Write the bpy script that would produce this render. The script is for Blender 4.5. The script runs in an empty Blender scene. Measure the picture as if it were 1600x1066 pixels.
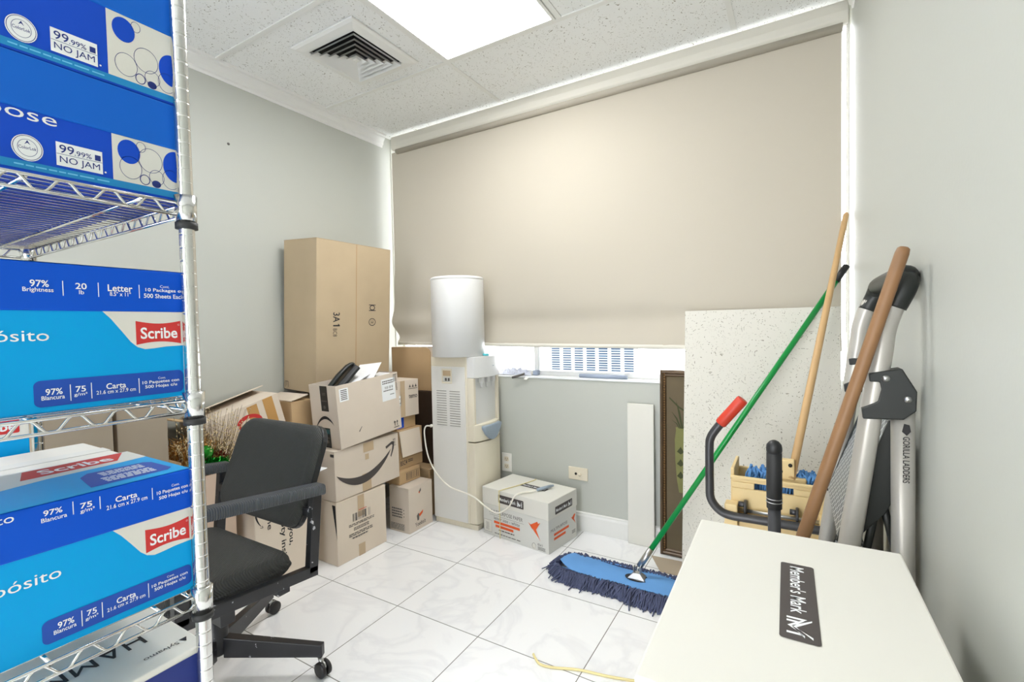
import bpy, bmesh, math, random
from mathutils import Vector, Matrix, Euler
random.seed(7)
PI = math.pi
SC = bpy.context.scene
COL = SC.collection
V = Vector

def lin(c):
    c /= 255.0
    return c / 12.92 if c <= .04045 else ((c + .055) / 1.055) ** 2.4
def C(r, g, b): return (lin(r), lin(g), lin(b), 1)

# ------------------------------------------------------------ camera, world, exposure
CAM_H = 1.15519
yaw, pitch, roll = .538196776, -.031890372, -.020835872
_f = V((-math.sin(yaw) * math.cos(pitch), math.cos(yaw) * math.cos(pitch), math.sin(pitch)))
_r = V((math.cos(yaw), math.sin(yaw), 0)); _u = _r.cross(_f)
_r2 = math.cos(roll) * _r + math.sin(roll) * _u; _u2 = -math.sin(roll) * _r + math.cos(roll) * _u
cam = bpy.data.cameras.new('camera'); cam.sensor_width = 36; cam.lens = 742.1626 / 1600 * 36; cam.clip_start = .02
camo = bpy.data.objects.new('camera', cam); COL.objects.link(camo)
camo.matrix_world = Matrix(((_r2.x, _u2.x, -_f.x, 0), (_r2.y, _u2.y, -_f.y, 0), (_r2.z, _u2.z, -_f.z, CAM_H), (0, 0, 0, 1)))
SC.camera = camo
vs = SC.view_settings
vs.view_transform = 'Standard'; vs.look = 'None'; vs.gamma = 1; vs.use_curve_mapping = False
vs.exposure = 0.95
W = bpy.data.worlds.new('daylight'); SC.world = W; W.use_nodes = True
_bg = W.node_tree.nodes['Background']; _bg.inputs[0].default_value = (.95, .975, 1, 1); _bg.inputs[1].default_value = 5.4
PANEL_LIGHT = 13.0        # radiance of the ceiling light panels
WT = .858; HC = 2.465; YB = 2.453; XL = -2.417; XR = .2; YF = -1.75

# ------------------------------------------------------------ materials
def mat(name, col, rough=.6, metal=0, spec=.5, emit=0, bump=None, noise=None, alpha=1, trans=0, coat=0):
    """bump=(kind, scale, strength, distance); noise=(scale, amount) slight tone variation of the material itself"""
    m = bpy.data.materials.new(name); m.use_nodes = True
    nt = m.node_tree; p = nt.nodes['Principled BSDF']
    if len(col) == 3: col = C(*col)
    p.inputs['Base Color'].default_value = col; p.inputs['Roughness'].default_value = rough
    p.inputs['Metallic'].default_value = metal; p.inputs['Specular IOR Level'].default_value = spec
    if coat: p.inputs['Coat Weight'].default_value = coat
    if emit:
        p.inputs['Emission Color'].default_value = col; p.inputs['Emission Strength'].default_value = emit
    if trans: p.inputs['Transmission Weight'].default_value = trans
    L = nt.links.new
    if noise or bump:
        tc = nt.nodes.new('ShaderNodeTexCoord')
    if noise:
        n = nt.nodes.new('ShaderNodeTexNoise'); n.inputs['Scale'].default_value = noise[0]; n.inputs['Detail'].default_value = 4
        L(tc.outputs['Object'], n.inputs['Vector'])
        mx = nt.nodes.new('ShaderNodeMix'); mx.data_type = 'RGBA'
        k = noise[1]
        mx.inputs[6].default_value = tuple(min(1, x * (1 + k)) for x in col[:3]) + (1,)
        mx.inputs[7].default_value = tuple(x * (1 - k) for x in col[:3]) + (1,)
        L(n.outputs['Fac'], mx.inputs[0]); L(mx.outputs[2], p.inputs['Base Color'])
    if bump:
        if bump[0] == 'noise':
            t = nt.nodes.new('ShaderNodeTexNoise'); t.inputs['Scale'].default_value = bump[1]; out = t.outputs['Fac']; t.inputs['Detail'].default_value = 3
        else:
            t = nt.nodes.new('ShaderNodeTexWave'); t.inputs['Scale'].default_value = bump[1]; out = t.outputs['Fac']
            t.bands_direction = bump[0]
        L(tc.outputs['Object'], t.inputs['Vector'])
        b = nt.nodes.new('ShaderNodeBump'); b.inputs['Strength'].default_value = bump[2]; b.inputs['Distance'].default_value = bump[3]
        L(out, b.inputs['Height']); L(b.outputs['Normal'], p.inputs['Normal'])
    return m

def floor_material():
    m = bpy.data.materials.new('marble_tile'); m.use_nodes = True; nt = m.node_tree; p = nt.nodes['Principled BSDF']; L = nt.links.new
    N = nt.nodes.new
    tc = N('ShaderNodeTexCoord'); sx = N('ShaderNodeSeparateXYZ'); L(tc.outputs['Object'], sx.inputs[0])
    S = .4064
    def M(op, a, b=None):
        n = N('ShaderNodeMath'); n.operation = op
        for i, v in enumerate((a, b)):
            if v is None: continue
            if isinstance(v, (int, float)): n.inputs[i].default_value = v
            else: L(v, n.inputs[i])
        return n.outputs[0]
    ds = []; ids = []
    for ax, o in (('X', -1.01779), ('Y', 1.8171)):
        t = M('DIVIDE', M('SUBTRACT', sx.outputs[ax], o - 40 * S), S)
        fr = M('FRACT', t); ids.append(M('FLOOR', t))
        ds.append(M('SUBTRACT', .5, M('ABSOLUTE', M('SUBTRACT', fr, .5))))
    d = M('MINIMUM', ds[0], ds[1])
    grout = M('LESS_THAN', d, .0042)
    # veins: warped noise, shifted per tile
    cb = N('ShaderNodeCombineXYZ'); L(M('MULTIPLY', ids[0], 3.17), cb.inputs[0]); L(M('MULTIPLY', ids[1], 5.31), cb.inputs[1])
    va = N('ShaderNodeVectorMath'); va.operation = 'ADD'; L(tc.outputs['Object'], va.inputs[0]); L(cb.outputs[0], va.inputs[1])
    n1 = N('ShaderNodeTexNoise'); n1.inputs['Scale'].default_value = 2.6; n1.inputs['Detail'].default_value = 6; n1.inputs['Distortion'].default_value = 1.4; L(va.outputs[0], n1.inputs['Vector'])
    v = M('ABSOLUTE', M('SUBTRACT', n1.outputs['Fac'], .5))
    rp = N('ShaderNodeValToRGB'); L(v, rp.inputs[0]); e = rp.color_ramp.elements
    e[0].position = 0; e[0].color = C(236, 236, 237); e[1].position = .05; e[1].color = C(244, 244, 244)
    mx = N('ShaderNodeMix'); mx.data_type = 'RGBA'; L(grout, mx.inputs[0]); L(rp.outputs[0], mx.inputs[6]); mx.inputs[7].default_value = C(120, 118, 114)
    L(mx.outputs[2], p.inputs['Base Color'])
    rr = M('ADD', M('MULTIPLY', grout, .5), .09); L(rr, p.inputs['Roughness'])
    p.inputs['Specular IOR Level'].default_value = .55
    return m

def ceiling_material(name='fissured_ceiling_tile', col=(234, 235, 233)):
    m = bpy.data.materials.new(name); m.use_nodes = True; nt = m.node_tree; p = nt.nodes['Principled BSDF']; L = nt.links.new; N = nt.nodes.new
    tc = N('ShaderNodeTexCoord')
    wn = N('ShaderNodeTexNoise'); wn.inputs['Scale'].default_value = 9; L(tc.outputs['Object'], wn.inputs['Vector'])
    vr = N('ShaderNodeTexVoronoi'); vr.inputs['Scale'].default_value = 92; vr.inputs['Randomness'].default_value = 1
    mp = N('ShaderNodeMapping'); mp.inputs['Scale'].default_value = (1, .55, 1); L(tc.outputs['Object'], mp.inputs[0])
    va = N('ShaderNodeVectorMath'); va.operation = 'MULTIPLY_ADD'; L(wn.outputs['Color'], va.inputs[0]); va.inputs[1].default_value = (.25, .25, .25); L(mp.outputs[0], va.inputs[2])
    L(va.outputs[0], vr.inputs['Vector'])
    n2 = N('ShaderNodeTexNoise'); n2.inputs['Scale'].default_value = 60; L(tc.outputs['Object'], n2.inputs['Vector'])
    mul = N('ShaderNodeMath'); mul.operation = 'MULTIPLY_ADD'; L(n2.outputs['Fac'], mul.inputs[0]); mul.inputs[1].default_value = .42; L(vr.outputs['Distance'], mul.inputs[2])
    rp = N('ShaderNodeValToRGB'); L(mul.outputs[0], rp.inputs[0]); e = rp.color_ramp.elements
    e[0].position = .36; e[0].color = C(146, 141, 129); e[1].position = .43; e[1].color = C(*col)
    L(rp.outputs[0], p.inputs['Base Color']); p.inputs['Roughness'].default_value = .9; p.inputs['Specular IOR Level'].default_value = .1
    bp = N('ShaderNodeBump'); bp.inputs['Strength'].default_value = .4; bp.inputs['Distance'].default_value = .002; L(rp.outputs[0], bp.inputs['Height']); L(bp.outputs[0], p.inputs['Normal'])
    return m

def cardboard(name, col):
    m = mat(name, col, .8, spec=.25, noise=(7, .07), bump=('X', 60, .06, .001))
    return m

def fabric_material():
    m = bpy.data.materials.new('blind_fabric'); m.use_nodes = True; nt = m.node_tree; L = nt.links.new; N = nt.nodes.new
    p = nt.nodes['Principled BSDF']; out = nt.nodes['Material Output']
    p.inputs['Base Color'].default_value = C(178, 171, 157); p.inputs['Roughness'].default_value = .8; p.inputs['Specular IOR Level'].default_value = .2
    t = N('ShaderNodeBsdfTranslucent'); t.inputs[0].default_value = C(225, 216, 196)
    mx = N('ShaderNodeMixShader'); mx.inputs[0].default_value = .03
    L(p.outputs[0], mx.inputs[1]); L(t.outputs[0], mx.inputs[2]); L(mx.outputs[0], out.inputs[0])
    return m

def glass_material():
    m = bpy.data.materials.new('window_glass'); m.use_nodes = True; nt = m.node_tree; L = nt.links.new; N = nt.nodes.new
    out = nt.nodes['Material Output']; nt.nodes.remove(nt.nodes['Principled BSDF'])
    tr = N('ShaderNodeBsdfTransparent'); gl = N('ShaderNodeBsdfGlossy'); gl.inputs['Roughness'].default_value = .02
    fr = N('ShaderNodeFresnel'); fr.inputs[0].default_value = 1.45
    mx = N('ShaderNodeMixShader'); L(fr.outputs[0], mx.inputs[0]); L(tr.outputs[0], mx.inputs[1]); L(gl.outputs[0], mx.inputs[2]); L(mx.outputs[0], out.inputs[0])
    return m

M_ = dict(
    paint=mat('wall_paint', (187, 189, 181), .45, spec=.35, bump=('noise', 130, .10, .002)),
    white=mat('white_paint', (228, 228, 224), .45, spec=.4),
    trim=mat('trim_white', (226, 226, 222), .4),
    floor=floor_material(), ceil=ceiling_material(),
    fabric=fabric_material(), glass=glass_material(),
    fascia=mat('fascia_beige', (214, 210, 198), .5),
    chrome=mat('chrome', (215, 215, 212), .16, 1, noise=(40, .08)),
    steel=mat('brushed_steel', (190, 190, 188), .32, 1),
    black=mat('black_plastic', (30, 31, 32), .45),
    blacksleeve=mat('black_sleeve', (38, 38, 38), .6),
    lightpanel=mat('light_diffuser', (255, 255, 255), .5, emit=PANEL_LIGHT),
    print_black=mat('black_ink', (38, 36, 38), .7), print_grey=mat('grey_ink', (96, 92, 88), .7),
    print_white=mat('white_ink', (238, 240, 240), .6), print_red=mat('red_ink', (205, 48, 46), .55),
    print_orange=mat('orange_ink', (226, 92, 38), .6), print_navy=mat('navy_ink', (24, 44, 120), .6),
    print_brown=mat('charcoal_brown_ink', (72, 66, 64), .6),
    blue_deep=mat('deep_blue_card', (22, 76, 196), .45, spec=.2, noise=(5, .04)), blue_lid=mat('blue_lid_card', (20, 100, 200), .45, spec=.2, noise=(5, .04)),
    blue_scribe=mat('royal_blue_card', (6, 82, 200), .45, spec=.2, noise=(5, .04)), cyan=mat('cyan_card', (0, 160, 224), .45, spec=.2, noise=(5, .04)),
    teal_band=mat('teal_blue_card', (12, 134, 196), .45), navy_tag=mat('navy_tag_print', (8, 72, 172), .5),
    cyan_pale=mat('pale_cyan_print', (110, 196, 232), .5),
    card_white=mat('white_card', (220, 218, 209), .6, spec=.3, noise=(5, .02)), card_grey=mat('pale_grey_card', (214, 214, 208), .6, spec=.3, noise=(5, .02)),
    card_tall=cardboard('tan_cardboard', (184, 165, 136)), card_a=cardboard('kraft_cardboard', (215, 202, 186)), card_b=cardboard('pale_kraft_cardboard', (222, 208, 190)),
    card_c=cardboard('warm_cardboard', (198, 168, 128)), card_d=cardboard('brown_cardboard', (170, 134, 92)), card_in=cardboard('cardboard_inside', (184, 148, 100)),
    card_pink=cardboard('pinkish_cardboard', (216, 192, 170)), card_dark=mat('dark_brown_case', (62, 46, 34), .6, noise=(12, .2)),
    card_grey_old=cardboard('greyed_cardboard', (178, 164, 144)),
    tape=mat('packing_tape', (196, 150, 90), .25, spec=.6), tape_clear=mat('clear_packing_tape', (196, 172, 140), .2, spec=.7),
    tape_black=mat('black_tape', (34, 36, 36), .35), tape_teal=mat('tape_teal_print', (40, 90, 98), .4),
    paper=mat('paper_white', (240, 241, 242), .6),
    plastic_white=mat('dispenser_white', (226, 225, 220), .4), plastic_cream=mat('dispenser_cream', (228, 220, 200), .38),
    plastic_cover=mat('bottle_cover_white', (220, 220, 218), .42), plastic_grey=mat('grey_blue_plastic', (150, 164, 178), .35),
    teal=mat('teal_plastic', (90, 190, 200), .35), vinyl=mat('hose_white', (236, 232, 220), .4), yellow=mat('yellowed_cord', (222, 208, 150), .5),
    outlet=mat('outlet_white', (232, 230, 224), .4), outlet_cream=mat('outlet_cream', (222, 212, 190), .4), hole=mat('dark_hole', (22, 20, 18), .7),
    chair_fab=mat('black_woven_fabric', (74, 74, 72), .8, spec=.3, bump=('DIAGONAL', 85, .55, .004)),
    arm=mat('ribbed_grey_rubber', (92, 95, 100), .5, bump=('Y', 48, .9, .006)),
    chair_metal=mat('black_chipped_enamel', (34, 34, 36), .35, spec=.5),
    rubber=mat('caster_rubber', (26, 24, 24), .4),
    panel=None, gold=mat('gold_tinsel', (196, 142, 66), .28, .5), gold_bright=mat('bright_gold_tinsel', (255, 232, 180), .25, .2), gold_dark=mat('bronze_tinsel', (122, 100, 66), .3, .4), silver=mat('silver_tinsel', (214, 204, 182), .3, .3),
    green_foil=mat('green_foil', (10, 150, 40), .25, .6), green_ball=mat('green_bauble', (40, 150, 40), .15, .5), red_foil=mat('red_foil', (150, 60, 40), .3, .6),
    wood=mat('worn_brown_wood', (138, 101, 66), .5, noise=(14, .28)), wood_pale=mat('pale_wood', (198, 162, 114), .5, noise=(20, .08)),
    green=mat('green_lacquer', (8, 140, 62), .3), blue_cloth=mat('blue_mop_cloth', (100, 156, 216), .8, noise=(9, .12)), navy_yarn=mat('navy_yarn', (82, 88, 114), .95, spec=.1, noise=(30, .2)),
    blue_yarn=mat('blue_mop_yarn', (92,140,192), .95, spec=.1, noise=(30, .2)),
    bucket=mat('cream_yellow_plastic', (226, 200, 146), .45, noise=(8, .04)), red_grip=mat('red_grip', (200, 58, 36), .45),
    grey_tube=mat('dark_grey_tube', (66, 66, 68), .35, .3), ladder=mat('ladder_pale_grey', (186, 182, 174), .35, .25), ladder_dark=mat('ladder_dark_plastic', (30, 33, 31), .42),
    tread=None, frame=mat('antique_bronze_frame', (84, 66, 46), .4, .25, noise=(30, .3)), frame_gold=mat('antique_gold_bead', (140, 104, 58), .4, .4),
    canvas=mat('brown_canvas', (96, 84, 62), .8, noise=(6, .25)), vase=mat('painted_green_vase', (120, 120, 70), .8, noise=(12, .25)), leafp=mat('painted_dark_leaf', (62, 66, 34), .8),
    sill=mat('sill_white', (236, 238, 240), .4), louver=mat('louver_white', (226, 234, 242), .5), slot=mat('louver_slot', (52, 74, 104), .6),
    tube_grey=mat('grey_blue_tube', (164, 176, 198), .5), slot_grey=mat('slot_grey', (168, 166, 160), .6), lace=mat('crumpled_wrap', (206, 210, 224), .7, noise=(35, .25)),
)
M_['panel'] = ceiling_material('cream_spare_tile', (214, 211, 201))
def tread_material():
    m = mat('diamond_tread', (150, 156, 160), .35, .5); nt = m.node_tree; L = nt.links.new; N = nt.nodes.new; p = nt.nodes['Principled BSDF']
    tc = N('ShaderNodeTexCoord'); sx = N('ShaderNodeSeparateXYZ'); L(tc.outputs['Object'], sx.inputs[0])
    outs = []
    for sgn in (1, -1):
        a = N('ShaderNodeMath'); a.operation = 'MULTIPLY_ADD'; L(sx.outputs['Z'], a.inputs[0]); a.inputs[1].default_value = sgn; L(sx.outputs['Y'], a.inputs[2])
        b = N('ShaderNodeMath'); b.operation = 'MULTIPLY'; L(a.outputs[0], b.inputs[0]); b.inputs[1].default_value = 38
        c = N('ShaderNodeMath'); c.operation = 'PINGPONG'; L(b.outputs[0], c.inputs[0]); c.inputs[1].default_value = .5; outs.append(c.outputs[0])
    mn = N('ShaderNodeMath'); mn.operation = 'MINIMUM'; L(outs[0], mn.inputs[0]); L(outs[1], mn.inputs[1])
    rp = N('ShaderNodeValToRGB'); L(mn.outputs[0], rp.inputs[0]); e = rp.color_ramp.elements
    e[0].position = .06; e[0].color = C(214, 218, 220); e[1].position = .12; e[1].color = C(104, 110, 116)
    L(rp.outputs[0], p.inputs['Base Color'])
    return m
M_['tread'] = tread_material()
def chipped(m):          # pale chips through the black enamel
    nt = m.node_tree; p = nt.nodes['Principled BSDF']; L = nt.links.new; N = nt.nodes.new
    tc = N('ShaderNodeTexCoord'); n = N('ShaderNodeTexNoise'); n.inputs['Scale'].default_value = 42; n.inputs['Detail'].default_value = 5; L(tc.outputs['Object'], n.inputs['Vector'])
    rp = N('ShaderNodeValToRGB'); L(n.outputs['Fac'], rp.inputs[0]); e = rp.color_ramp.elements
    e[0].position = .672; e[0].color = C(36, 36, 39); e[1].position = .69; e[1].color = C(196, 196, 200); L(rp.outputs[0], p.inputs['Base Color'])
chipped(M_['chair_metal'])

# ------------------------------------------------------------ mesh helpers
class MB:
    def __init__(s): s.bm = bmesh.new(); s.m = 0; s.X = None
    def _p(s, p): return s.X @ V(p) if s.X is not None else V(p)
    def face(s, pts, m=None):
        vs_ = [s.bm.verts.new(s._p(p)) for p in pts]
        f = s.bm.faces.new(vs_); f.material_index = s.m if m is None else m; return f
    def box(s, x0, x1, y0, y1, z0, z1, m=None):
        c = [(x0, y0, z0), (x1, y0, z0), (x1, y1, z0), (x0, y1, z0), (x0, y0, z1), (x1, y0, z1), (x1, y1, z1), (x0, y1, z1)]
        s.hexa(c, m); return s
    def hexa(s, c, m=None):
        v = [s.bm.verts.new(s._p(p)) for p in c]
        for q in ((0, 3, 2, 1), (4, 5, 6, 7), (0, 1, 5, 4), (1, 2, 6, 5), (2, 3, 7, 6), (3, 0, 4, 7)):
            f = s.bm.faces.new([v[i] for i in q]); f.material_index = s.m if m is None else m
        return s
    def loft(s, rings, m=None, cap=True, smooth=True, closed=True):
        vr = [[s.bm.verts.new(s._p(p)) for p in r] for r in rings]
        n = len(vr[0])
        for a, b in zip(vr, vr[1:]):
            for i in range(n if closed else n - 1):
                f = s.bm.faces.new((a[i], a[(i + 1) % n], b[(i + 1) % n], b[i])); f.material_index = s.m if m is None else m; f.smooth = smooth
        if cap and closed:
            for r, rev in ((vr[0], True), (vr[-1], False)):
                f = s.bm.faces.new(r[::-1] if rev else r); f.material_index = s.m if m is None else m
        return s
    def tube(s, pts, r, n=12, m=None, cap=True, sx=1, sy=1):
        pts = [V(p) for p in pts]; rs = r if isinstance(r, (list, tuple)) else [r] * len(pts)
        T = [(pts[min(i + 1, len(pts) - 1)] - pts[max(i - 1, 0)]).normalized() for i in range(len(pts))]
        ref = V((0, 0, 1)) if abs(T[0].z) < .9 else V((1, 0, 0))
        a = T[0].cross(ref).normalized(); rings = []
        for p, t, q in zip(pts, T, rs):
            a = (a - t * a.dot(t)).normalized(); b = t.cross(a)
            rings.append([p + (a * math.cos(2 * PI * k / n) * sx + b * math.sin(2 * PI * k / n) * sy) * q for k in range(n)])
        return s.loft(rings, m, cap)
    def lathe(s, prof, c=(0, 0, 0), n=24, m=None, axis=None):
        c = V(c); R = Matrix.Identity(3) if axis is None else V((0, 0, 1)).rotation_difference(V(axis)).to_matrix()
        rings = [[c + R @ V((max(r, 1e-4) * math.cos(2 * PI * k / n), max(r, 1e-4) * math.sin(2 * PI * k / n), z)) for k in range(n)] for r, z in prof]
        return s.loft(rings, m)
    def prism(s, poly, fr, d0, d1, m=None, smooth=False):
        """poly: 2D points; fr(x,y,d)->3D"""
        return s.loft([[fr(x, y, d0) for x, y in poly], [fr(x, y, d1) for x, y in poly]], m, smooth=smooth)
    def build(s, name, mats, parent=None, bevel=0, seg=2, smooth=False, sub=0, loc=None):
        bm = s.bm
        bmesh.ops.recalc_face_normals(bm, faces=bm.faces)
        if smooth:
            for f in bm.faces: f.smooth = True
        me = bpy.data.meshes.new(name); bm.to_mesh(me); bm.free()
        if not isinstance(mats, (list, tuple)): mats = [mats]
        for m in mats: me.materials.append(M_[m] if isinstance(m, str) else m)
        o = bpy.data.objects.new(name, me); COL.objects.link(o)
        if parent: o.parent = parent
        if loc: o.location = loc
        if bevel:
            b = o.modifiers.new('bevel', 'BEVEL'); b.width = bevel; b.segments = seg; b.limit_method = 'ANGLE'; b.angle_limit = .7
            b.harden_normals = False
        if sub:
            q = o.modifiers.new('sub', 'SUBSURF'); q.levels = q.render_levels = sub
        return o

def thing(name, label, cat, loc=(0, 0, 0), rot=(0, 0, 0), group=None, kind=None):
    o = bpy.data.objects.new(name, None); COL.objects.link(o); o.location = loc; o.rotation_euler = rot; o.empty_display_size = .05
    o['label'] = label; o['category'] = cat
    if group: o['group'] = group
    if kind: o['kind'] = kind
    return o
def tag(o, label, cat, group=None, kind=None):
    o['label'] = label; o['category'] = cat
    if group: o['group'] = group
    if kind: o['kind'] = kind
    return o
def struct(o): o['kind'] = 'structure'; return o

def bez(pts, n=8):
    """Catmull-Rom through pts"""
    P = [V(p) for p in pts]; out = []
    for i in range(len(P) - 1):
        a, b, c, d = P[max(i - 1, 0)], P[i], P[i + 1], P[min(i + 2, len(P) - 1)]
        for k in range(n):
            t = k / n
            out.append(.5 * ((2 * b) + (-a + c) * t + (2 * a - 5 * b + 4 * c - d) * t * t + (-a + 3 * b - 3 * c + d) * t ** 3))
    out.append(P[-1]); return out

def rrect(x0, x1, y0, y1, r, n=5):
    r = min(r, (x1 - x0) / 2 - 1e-5, (y1 - y0) / 2 - 1e-5); out = []
    for cx, cy, a in ((x1 - r, y0 + r, -90), (x1 - r, y1 - r, 0), (x0 + r, y1 - r, 90), (x0 + r, y0 + r, 180)):
        for k in range(n + 1):
            t = math.radians(a + 90 * k / n); out.append((cx + r * math.cos(t), cy + r * math.sin(t)))
    return out

_tcache = {}
def text_geo(s, bold):
    k = (s, bold)
    if k not in _tcache:
        cu = bpy.data.curves.new('t', 'FONT'); cu.body = s; cu.size = 1; cu.resolution_u = 3; cu.offset = bold
        ob = bpy.data.objects.new('t', cu); me = ob.to_mesh()
        vv = [(v.co.x, v.co.y) for v in me.vertices]; ff = [tuple(p.vertices) for p in me.polygons]
        ob.to_mesh_clear(); bpy.data.objects.remove(ob); bpy.data.curves.remove(cu)
        xs = [v[0] for v in vv]; ys = [v[1] for v in vv]
        _tcache[k] = (vv, ff, min(xs), max(xs), min(ys), max(ys))
    return _tcache[k]

class Print:
    """ink on one flat face: origin O, right R, up U (local coordinates of the parent)"""
    def __init__(s, O, R, U, off=.0008):
        s.O, s.R, s.U = V(O), V(R).normalized(), V(U).normalized(); s.N = s.R.cross(s.U); s.off = off
        s.bm = bmesh.new(); s.mats = []; s.layer = 0
    def _mi(s, m):
        if m not in s.mats: s.mats.append(m)
        return s.mats.index(m)
    def P(s, x, y): return s.O + s.R * x + s.U * y + s.N * (s.off + s.layer * .00025)
    def up(s): s.layer += 1; return s
    def poly(s, pts, m):
        f = s.bm.faces.new([s.bm.verts.new(s.P(x, y)) for x, y in pts]); f.material_index = s._mi(m); return s
    def rect(s, x0, y0, x1, y1, m, r=0): return s.poly(rrect(x0, x1, y0, y1, r) if r else [(x0, y0), (x1, y0), (x1, y1), (x0, y1)], m)
    def ell(s, cx, cy, rx, ry, m, n=28): return s.poly([(cx + rx * math.cos(2 * PI * k / n), cy + ry * math.sin(2 * PI * k / n)) for k in range(n)], m)
    def ring(s, cx, cy, rx, ry, w, m, n=28):
        return s.strip([(cx + rx * math.cos(2 * PI * k / n), cy + ry * math.sin(2 * PI * k / n)) for k in range(n)], [(cx + (rx - w) * math.cos(2 * PI * k / n), cy + (ry - w) * math.sin(2 * PI * k / n)) for k in range(n)], m, True)
    def strip(s, A, B, m, closed=False):
        a = [s.bm.verts.new(s.P(*p)) for p in A]; b = [s.bm.verts.new(s.P(*p)) for p in B]; n = len(a)
        for i in range(n if closed else n - 1):
            f = s.bm.faces.new((a[i], a[(i + 1) % n], b[(i + 1) % n], b[i])); f.material_index = s._mi(m)
        return s
    def text(s, t, x0, y0, x1, y1, m, bold=0, rot=0):
        vv, ff, ax, bx, ay, by = text_geo(t, bold)
        cx, cy = (x0 + x1) / 2, (y0 + y1) / 2; w, h = x1 - x0, y1 - y0
        if rot in (90, -90): w, h = h, w
        ca, sa = math.cos(math.radians(rot)), math.sin(math.radians(rot)); vs_ = []
        for x, y in vv:
            u = ((x - ax) / (bx - ax) - .5) * w; v = ((y - ay) / max(by - ay, 1e-6) - .5) * h
            vs_.append(s.bm.verts.new(s.P(cx + u * ca - v * sa, cy + u * sa + v * ca)))
        mi = s._mi(m)
        for f in ff:
            try: q = s.bm.faces.new([vs_[i] for i in f]); q.material_index = mi
            except ValueError: pass
        return s
    def lines(s, x0, y0, x1, y1, n, m, fill=.5, ragged=True, seed=1):
        rnd = random.Random(seed); h = (y1 - y0) / n
        for i in range(n):
            e = x1 - (rnd.random() * .3 * (x1 - x0) if ragged else 0); s.rect(x0, y0 + i * h, e, y0 + i * h + h * fill, m)
        return s
    def words(s, x0, y0, x1, y1, n, m, seed=1):
        """small unreadable text: dashes"""
        rnd = random.Random(seed); h = (y1 - y0) / n
        for i in range(n):
            x = x0
            while x < x1 - .002:
                w = min(rnd.uniform(.08, .2) * (x1 - x0), x1 - x); s.rect(x, y0 + i * h + h * .2, x + w * .82, y0 + i * h + h * .75, m); x += w
        return s
    def barcode(s, x0, y0, x1, y1, m, seed=1, n=30):
        rnd = random.Random(seed); w = (x1 - x0) / n
        for i in range(n):
            if rnd.random() < .62: s.rect(x0 + i * w, y0, x0 + i * w + w * rnd.choice((.5, .9)), y1, m)
        return s
    def smile(s, x0, x1, y, dip, th, m, flip=1, head=.16):
        n = 20; A = []; B = []; w = x1 - x0
        for k in range(n + 1):
            t = k / n; q = 4 * t * (1 - t)
            A.append((x0 + w * .93 * t, y - flip * dip * q + flip * dip * .9 * t * t)); B.append((x0 + w * .93 * t, y - flip * (dip * q + th * (q ** .7) + .0006) + flip * dip * .9 * t * t))
        s.strip(A, B, m)
        hx = x1; hy = y + flip * dip * .95; a = head * w
        H = [(hx - a, hy + flip * a * .25), (hx - a * .3, hy + flip * a * .52), (hx, hy + flip * a * .45), (hx - a * .1, hy - flip * a * .1), (hx - a * .42, hy - flip * a * .75)]
        I = [(hx - a * .95, hy + flip * a * .05), (hx - a * .35, hy + flip * a * .28), (hx - a * .22, hy + flip * a * .22), (hx - a * .3, hy - flip * a * .15), (hx - a * .5, hy - flip * a * .65)]
        return s.strip(H, I, m)
    def bars(s, x0, y0, x1, y1, m):  # 'this way up' corner mark
        w = x1 - x0; s.rect(x0, y0, x1, y0 + w * .1, m)
        for fx in (.22, .68):
            c = x0 + w * fx; s.rect(c - w * .05, y0 + w * .25, c + w * .05, y1 - w * .2, m); s.poly([(c - w * .18, y1 - w * .3), (c + w * .18, y1 - w * .3), (c, y1)], m)
        return s
    def done(s, parent, name='printed_lettering'):
        me = bpy.data.meshes.new(name); s.bm.to_mesh(me); s.bm.free()
        for m in s.mats: me.materials.append(M_[m])
        o = bpy.data.objects.new(name, me); COL.objects.link(o); o.parent = parent; return o

# ============================================================ ROOM
b = MB(); b.box(XL - .1, XR + .1, YF - .9, YB + .2, -.1, 0); struct(b.build('floor', 'floor'))
b = MB(); b.box(XL - .1, XR + .1, YF - .1, YB + .2, HC, HC + .08); struct(b.build('ceiling', 'ceil'))
b = MB(); b.box(XL - .1, XL, YF - .1, YB + .2, 0, HC); struct(b.build('wall_left', 'paint'))
b = MB(); b.box(XR, XR + .1, YF - .1, YB + .2, 0, HC); struct(b.build('wall_right', 'paint'))
DX0, DX1, DZ = -1.42, -.30, 2.12          # unseen doorway opening, added behind the camera to let in fill daylight
b = MB(); b.box(XL, DX0, YF - .1, YF, 0, HC); b.box(DX1, XR, YF - .1, YF, 0, HC); b.box(DX0, DX1, YF - .1, YF, DZ, HC); struct(b.build('wall_front', 'paint'))
b = MB(); b.box(DX0 - .06, DX0 - .0005, YF, YF + .015, 0, DZ + .06); b.box(DX1 + .0005, DX1 + .06, YF, YF + .015, 0, DZ + .06); b.box(DX0, DX1, YF, YF + .015, DZ + .0005, DZ + .06); struct(b.build('trim_5', 'trim', bevel=.003))  # casing around the added doorway
b = MB(); b.box(-1.75, -.6, 2.90, 3.1, -.1, WT - .1005); struct(b.build('wall_outside', 'white'))
YO = YB + .14
b = MB(); b.box(XL, XR, YB, YO, 0, WT - .012); b.box(XL, XR, YB, YO, 2.458, HC); b.box(XL, XL + .004, YB, YO, WT - .012, 2.458)
struct(b.build('wall_back', 'paint'))
b = MB(); b.box(XL + .004, XR, YB - .006, YO, WT - .012, WT); struct(b.build('trim_4', 'sill', bevel=.003))      # window sill
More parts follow.
